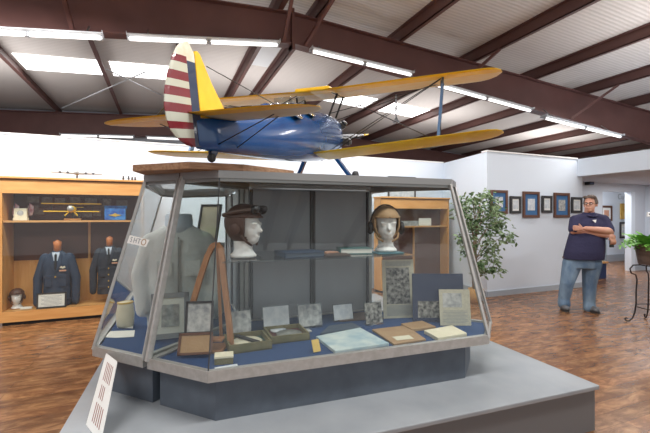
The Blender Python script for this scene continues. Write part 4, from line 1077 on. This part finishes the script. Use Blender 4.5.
# ================================================================== PLANTS
fp = cw(.392 * 6.45, 6.45, 0)
t = thing('ficus_tree', fp, 'variegated ficus tree in a woven basket by the white wall corner', 'tree')
MB().lathe([(.0, 0), (.10, 0), (.12, .12), (.13, .24), (.12, .25), (.11, .23), (0, .22)], n=20).build('basket', 'basket', t, smooth=True, local=True)
kt = 6.45 / F
rg2 = V((CH, -SH, 0))
def T_(px, py, back=0): return rg2 * ((px - 478) * kt) + V((SH, CH, 0)) * back + V((0, 0, CAMZ - (py - 216.5) * kt))
tr = MB()
tr.tube([(0, 0, .22), T_(478, 270), T_(477, 245), T_(479, 225), T_(482, 205)], [.03, .026, .024, .02, .012], 8)
tr.tube([(-.02, .02, .22), T_(475, 262, .03), T_(476, 240, -.02), T_(472, 220), T_(464, 205)], [.024, .02, .018, .014, .008], 8)
trk = tr.build('trunk', 'bark', t, smooth=True, local=True)
br = MB(); centers = []
for (px, py, r) in ((462, 208, 10), (470, 200, 10), (480, 205, 11), (488, 212, 11), (496, 205, 10), (500, 222, 10), (504, 236, 8), (492, 230, 12), (484, 242, 12), (476, 228, 11), (466, 224, 9), (462, 240, 8), (470, 250, 9), (498, 250, 9), (488, 258, 10), (494, 268, 7), (484, 270, 7), (502, 212, 7), (490, 196, 7), (464, 216, 8), (506, 225, 5), (476, 262, 5), (472, 238, 8), (482, 218, 10)):
    c = T_(px, py, random.uniform(-.25, .25)); centers.append((c, r * kt))
    br.tube([T_(477, min(py + 24, 262)), (T_(477, py + 10) + c) / 2, c], [.008, .006, .003], 5)
br.build('branches', 'bark', trk, local=True)
lf = MB()
for c, r in centers:
    for i in range(62):
        d = V((random.gauss(0, 1), random.gauss(0, 1), random.gauss(0, .8))).normalized() * r * random.uniform(.25, 1.25)
        p = c + d; L0 = random.uniform(.065, .105); w = L0 * .42
        ax = V((random.gauss(0, 1), random.gauss(0, 1), random.uniform(-1.2, .2))).normalized(); sd = ax.cross(V((random.gauss(0, 1), random.gauss(0, 1), random.gauss(0, 1)))).normalized(); nn = ax.cross(sd)
        lf.add([p, p + ax * L0 * .35 + sd * w * .5 + nn * .004, p + ax * L0 * .75 + sd * w * .36, p + ax * L0 - nn * .012, p + ax * L0 * .75 - sd * w * .36, p + ax * L0 * .35 - sd * w * .5 + nn * .004, p + ax * L0 * .5 - nn * .006], [(0, 1, 6), (1, 2, 6), (2, 3, 6), (3, 4, 6), (4, 5, 6), (5, 0, 6)])
lf.build('foliage', 'leaf', t, local=True)

fx = cw((655.5 - 325) / F * 5.2, 5.2, 0)
kf = 5.2 / F
zp0 = CAMZ - (264.5 - 216.5) * kf; zp1 = CAMZ - (244 - 216.5) * kf
t = thing('plant_stand', fx, 'black wrought iron plant stand with curled feet under the fern', 'plant stand')
MB().tube([(.17 * cos(a), .17 * sin(a), zp0 - .012) for a in [2 * pi * k / 28 for k in range(29)]], .008, 6).build('top_ring', 'iron', t, smooth=True, local=True)
for k in range(2): MB().bar((-.17, 0, zp0 - .012), (.17, 0, zp0 - .012), .012, .008).build('cross_bar', 'iron', t, local=True) if k == 0 else MB().bar((0, -.17, zp0 - .012), (0, .17, zp0 - .012), .012, .008).build('cross_bar', 'iron', t, local=True)
for k in range(4):
    a = radians(160 + 90 * k) - HEAD; u = V((cos(a), sin(a), 0))
    prof = [(.17, zp0 - .012), (.25, zp0 - .02), (.285, zp0 - .07), (.27, zp0 - .13), (.22, zp0 - .15), (.205, zp0 - .22), (.215, zp0 - .38), (.215, zp0 - .55), (.23, .14), (.255, .06), (.29, .016), (.325, .012), (.345, .035), (.33, .055), (.312, .045)]
    MB().tube([u * r + V((0, 0, z)) for r, z in prof], .0095, 6).build('leg', 'iron', t, smooth=True, local=True)
MB().tube([(.215 * cos(a), .215 * sin(a), .22) for a in [2 * pi * k / 28 for k in range(29)]], .006, 6).build('lower_ring', 'iron', t, smooth=True, local=True)
t = thing('potted_fern', fx + V((0, 0, zp0)), 'bushy green fern in a dark brown tapered pot on the iron stand', 'plant')
hp = zp1 - zp0
MB().lathe([(0, 0), (.185, 0), (.225, hp * .86), (.24, hp * .88), (.24, hp), (.215, hp), (.21, hp - .03), (0, hp - .03)], n=28).build('pot', 'pot_brown', t, smooth=False, local=True)
MB().lathe([(0, hp - .025), (.208, hp - .02), (0, hp - .015)], n=20).build('soil', 'soil', t, local=True)
lf = MB()
for i in range(85):
    a = random.uniform(0, 2 * pi); el = random.uniform(.3, 1.4); Lf = random.uniform(.20, .33)
    u = V((cos(a), sin(a), 0)); p0 = u * random.uniform(.02, .17) + V((0, 0, hp - .02)); pts = []
    for j in range(9):
        f = j / 8; pts.append(p0 + u * (Lf * f * cos(el) * (1 + .25 * f)) + V((0, 0, Lf * (f * sin(el) - .5 * f * f * (1.0 if el < 1 else .75)))))
    for j in range(1, 9):
        p = pts[j]; d = (pts[j] - pts[j - 1]).normalized(); s = d.cross(V((0, 0, 1))).normalized(); w = .08 * (1 - (j / 9) ** 2) + .012
        for sg in (-1, 1):
            tip = p + s * sg * w + d * .02 - V((0, 0, .012))
            lf.add([p - d * .018, p + d * .014, tip, tip - d * .018], [(0, 1, 2, 3)])
lf.build('fronds', 'leaf_fern', t, local=True)

# ================================================================== THE MAN
mk = 5.97 / F
mp = cw((577 - 325) / F * 5.97, 5.97, 0)
man = thing('person', mp, 'man in a navy polo shirt and faded jeans standing with crossed arms', 'person', rz=-HEAD - .10)
def P_(px, py, y=0): return V(((px - 577) * mk, y, (310.5 - py) * mk))
# joints
hipL, hipR = P_(573, 262), P_(591, 262)           # on the picture's left / right
kneeL, kneeR = P_(567, 283, -.02), P_(588, 284, -.02)
ankL, ankR = P_(565, 303.5, .02), P_(587, 306, -.04)
shL, shR = P_(575.5, 221), P_(601.5, 220.5)
elL, elR = P_(571.5, 231, -.07), P_(604, 232.5, -.09)
neck = P_(589, 215, 0); headc = P_(588.5, 204.5, -.03)
b = MB()
cap_(b, hipL, .10, kneeL, .065); cap_(b, kneeL, .065, ankL, .045); cap_(b, hipR, .10, kneeR, .065); cap_(b, kneeR, .065, ankR, .045)
b.ell(P_(584, 246), (.24, .17, .27)); b.ell(P_(588, 231), (.21, .115, .17))
cap_(b, neck + V((0, .02, -.08)), .075, headc + V((0, .02, -.06)), .065)
cap_(b, shL, .075, elL, .058); cap_(b, shR, .075, elR, .058)
# forearms: the one on top runs from the far elbow across the chest, the other below it and out by the far elbow
handT = P_(573, 228.5, -.20); handB = P_(600, 236, -.215)
cap_(b, elR, .058, P_(598, 230.8, -.20), .055); cap_(b, P_(598, 230.8, -.20), .055, P_(578, 228.6, -.215), .036)
cap_(b, elL, .052, P_(584, 233, -.13), .050); cap_(b, P_(584, 233, -.13), .050, P_(600, 235.5, -.19), .036)
# hand on the upper arm
b.ell(handT, (.048, .024, .042))
for i, (l, dz) in enumerate(((.075, .034), (.085, .012), (.08, -.010), (.065, -.030))):
    k0 = handT + V((-.032, -.012, dz)); k1 = k0 + V((-.028, -.002, .004)); k2 = k1 + V((-.016, .028, .0)); k3 = k2 + V((.0, l * .34, 0))
    cap_(b, k0, .0105, k1, .010, 8, 2); cap_(b, k1, .010, k2, .0095, 8, 2); cap_(b, k2, .0095, k3, .008, 8, 2)
cap_(b, handT + V((.01, -.012, .03)), .013, handT + V((-.018, -.014, .064)), .011, 8, 2)
# hand hanging over the telephone
b.ell(handB + V((.03, 0, -.012)), (.044, .024, .044))
for i, (l, dx) in enumerate(((.07, -.004), (.078, .018), (.074, .040), (.06, .060))):
    k0 = handB + V((dx, -.010, -.046)); k1 = k0 + V((.004, -.008, -.034)); k2 = k1 + V((.002, .012, -.030)); k3 = k2 + V((-.002, .016, -.012))
    cap_(b, k0, .0105, k1, .010, 8, 2); cap_(b, k1, .010, k2, .0095, 8, 2); cap_(b, k2, .0095, k3, .008, 8, 2)
cap_(b, handB + V((-.006, -.01, .0)), .013, handB + V((-.030, -.016, -.050)), .010, 8, 2)
# head, turned to the pictures
HR = Matrix.Rotation(-.75, 3, 'Z')
def Hd(x, y, z): return headc + HR @ V((x, y, z))
b.ell(Hd(0, .012, .03), (.082, .100, .105), rot=HR); b.ell(Hd(0, -.025, -.045), (.066, .072, .085), rot=HR); b.ell(Hd(0, -.062, -.098), (.036, .034, .028), rot=HR)
cap_(b, Hd(0, -.098, .012), .011, Hd(0, -.122, -.026), .015, 8, 2)
b.ell(Hd(0, -.096, -.062), (.030, .012, .007), rot=HR); b.ell(Hd(0, -.093, -.074), (.026, .012, .008), rot=HR); b.ell(Hd(0, -.090, .026), (.056, .014, .010), rot=HR)
for sx in (-1, 1):
    b.ell(Hd(sx * .082, .01, -.012), (.012, .024, .036), rot=HR)
blob('body', b, 'skin', man, .0078, 2)
e = MB()
for sx in (-1, 1): MB().ell(Hd(sx * .031, -.088, .004), (.011, .008, .007), 10, 8).build('eye', 'white', man, smooth=True, local=True)
h = MB()
h.ell(Hd(0, .022, .048), (.090, .104, .100), rot=HR)
for sx in (-1, 1): h.ell(Hd(sx * .078, .02, .02), (.018, .05, .045), rot=HR); h.ell(Hd(sx * .05, -.062, .098), (.04, .03, .03), rot=HR)
h.ell(Hd(0, .07, -.01), (.065, .045, .06), rot=HR)
h.v = [v if True else v for v in h.v]
ho = blob('hair', h, 'hair', man, .009, 2)
bm = bmesh.new(); bm.from_mesh(ho.data)
Hi = HR.inverted()
kill = []
for f in bm.faces:
    q = Hi @ (f.calc_center_median() - headc)
    if q.y < -.045 and q.z < .088: kill.append(f)
bmesh.ops.delete(bm, geom=kill, context='FACES'); bm.to_mesh(ho.data); bm.free()
g = MB()
for sx in (-1, 1):
    g.tube([Hd(sx * .033 + .026 * cos(a), -.112 + .012 * abs(cos(a)) * 0, .002 + .018 * sin(a)) for a in [2 * pi * k / 16 for k in range(17)]], .0028, 5)
    g.tube([Hd(sx * .059, -.110, .006), Hd(sx * .088, -.05, .008), Hd(sx * .090, .02, .004)], .0028, 5)
g.tube([Hd(-.008, -.114, .006), Hd(.008, -.114, .006)], .0028, 5)
g.build('glasses', 'steel_dark', man, local=True)
# polo shirt
s = MB()
s.ell(P_(584, 247, -.01), (.265, .195, .20)); s.ell(P_(588, 228), (.235, .155, .18)); cap_(s, shL, .082, P_(585, 217.5), .075); cap_(s, shR, .082, P_(592, 217.5), .075)
rings = []
for py, cx, hw, hd, y in ((259.5, 582.5, .290, .20, -.01), (252, 583.5, .285, .205, -.015), (242, 585, .265, .195, -.01), (230, 587, .245, .165, 0)):
    c = P_(cx, py, y); rings.append([c + V((hw * cos(a), hd * sin(a), 0)) for a in [2 * pi * k / 28 for k in range(28)]])
s.loft(rings)
cap_(s, shL, .086, shL.lerp(elL, .85), .08); cap_(s, shR, .086, shR.lerp(elR, .80), .084)
cap_(s, neck + V((0, .01, -.06)), .10, neck + V((0, 0, -.02)), .086)
blob('polo_shirt', s, 'polo_navy', man, .011, 3)
co = MB().tube([neck + V((.086 * sin(a), -.012 - .090 * cos(a), .0 - .030 * cos(a))) for a in [2 * pi * k / 20 for k in range(21)]], .016, 8)
co.build('collar', 'polo_navy', man, smooth=True, local=True)
MB().slab([P_(585.5, 220.5, -.155), P_(589.5, 220, -.155), P_(588.5, 223, -.158)], (0, -.006, 0)).build('chest_logo', 'white', man, local=True)
# jeans
j = MB()
rings = []
for py, cx, hw, hd in ((256, 582.5, .262, .17), (262, 582, .270, .175), (268, 581, .262, .165)):
    c = P_(cx, py); rings.append([c + V((hw * cos(a), hd * sin(a), 0)) for a in [2 * pi * k / 28 for k in range(28)]])
j.loft(rings)
for hp_, kn, an, s_ in ((P_(572.5, 264), kneeL, ankL, -1), (P_(591, 264), kneeR, ankR, 1)):
    cap_(j, hp_, .138, kn, .098); cap_(j, kn, .098, an + V((0, 0, .035)), .08)
    cap_(j, an + V((0, 0, .05)), .082, an + V((0, -.015, -.015)), .09)
blob('jeans', j, 'denim', man, .012, 3)
MB().tube([P_(582.5, 258.2) + V((.272 * cos(a), .178 * sin(a), 0)) for a in [2 * pi * k / 28 for k in range(29)]], .018, 6).build('belt', 'dark_leather', man, local=True)
for an, sx, r in ((ankL, -.5, 0), (ankR, .35, 0)):
    R = Matrix.Rotation(sx * .5, 3, 'Z'); zf = -an.z
    base = V((an.x, an.y, 0))
    sh_ = MB(); sh_.ell(base + R @ V((0, -.10, .045)), (.055, .11, .045)); sh_.ell(base + R @ V((0, .02, .055)), (.05, .075, .055)); sh_.ell(base + R @ V((0, -.03, .07)), (.045, .08, .05))
    so = blob('shoe', sh_, 'shoe', man, .008, 2)
    MB().prism([base + R @ V((.058 * cos(a) * (1 if sin(a) < 0 else .85), -.055 + .155 * sin(a), .0)) for a in [2 * pi * k / 18 for k in range(18)]], [base + R @ V((.056 * cos(a) * (1 if sin(a) < 0 else .85), -.055 + .15 * sin(a), .024)) for a in [2 * pi * k / 18 for k in range(18)]]).build('sole', 'sole', so, local=True)
Rm = Matrix.Rotation(-HEAD - .10, 3, 'Z')
c = mp + Rm @ (handB + V((.028, .012, -.085)))
t = thing('handheld_device', c, "small black handheld device in the man's lowered hand", 'handheld device', rz=-HEAD - .1)
MB().box((0, .006, -.02), (.062, .018, .12)).build('body', 'black', t, local=True, bevel=.005); MB().box((0, -.0035, -.02), (.05, .002, .09)).build('screen', 'engine_grey', t, local=True)

# ================================================================== LIGHT
w = bpy.data.worlds.new('daylight'); S.world = w; w.use_nodes = True
bg = w.node_tree.nodes['Background']; bg.inputs['Color'].default_value = (.93, .97, 1, 1); bg.inputs['Strength'].default_value = .95
def area(name, loc, rot, sx, sy, power, col=(1, 1, 1)):
    l = bpy.data.lights.new(name, 'AREA'); l.shape = 'RECTANGLE'; l.size = sx; l.size_y = sy; l.energy = power; l.color = col
    o = bpy.data.objects.new(name, l); COL.objects.link(o); o.location = loc; o.rotation_euler = rot; tag(o, kind='helper')
    return o
# added area lamps that fill in for the tubes' light; no fittings here
for x in (-3, 1.5, 6, 10): area('tube_row_fill', (x, 1.0, 4.1), (0, 0, 0), 2.4, .25, 110, (1, .98, .95))
for x in (-2, 3.0, 8.5): area('tube_row_fill', (x, 4.6, 3.95), (0, 0, 0), 2.4, .25, 75, (1, .98, .95))
# unseen fill lamps aimed upward, added only to brighten the roof sheets
for x in (-3.5, 1.9, 7.5, 12.5): area('roof_up_fill', (x, 3.2, 3.3), (pi, 0, 0), 2.4, .6, 34, (1, .97, .95))
for x in (-3.5, 1.9, 7.5, 12.5): area('roof_up_fill', (x, 9.5, 3.0), (pi, 0, 0), 2.4, .6, 62, (1, .97, .95))
area('back_wall_fill', (-2.0, 5.2, 3.6), (radians(35), 0, 0), 4, .25, 90); area('back_wall_fill', (3.2, 5.2, 3.6), (radians(35), 0, 0), 3, .25, 50)  # added fill lamps without fittings, tilted to brighten the back wall
area('office_light', (11, 7.1, 2.5), (0, 0, 0), 2, .6, 70); area('hall_light', (10.5, 5.2, 2.27), (0, 0, 0), 2, .6, 30)

cam = bpy.data.cameras.new('camera'); co = bpy.data.objects.new('camera', cam); COL.objects.link(co)
cam.sensor_width = 36; cam.lens = 36 * F / 650; cam.clip_end = 100
co.location = (0, 0, CAMZ); co.rotation_euler = (pi / 2, 0, -HEAD)
S.camera = co
S.view_settings.view_transform = 'Standard'; S.view_settings.look = 'None'; S.view_settings.gamma = 1; S.view_settings.exposure = 0
S.view_settings.use_curve_mapping = False
S.cycles.use_denoising = True
S.cycles.max_bounces = 10; S.cycles.transparent_max_bounces = 16; S.cycles.glossy_bounces = 4; S.cycles.diffuse_bounces = 4
S.cycles.caustics_reflective = False; S.cycles.caustics_refractive = False; S.cycles.sample_clamp_indirect = 6
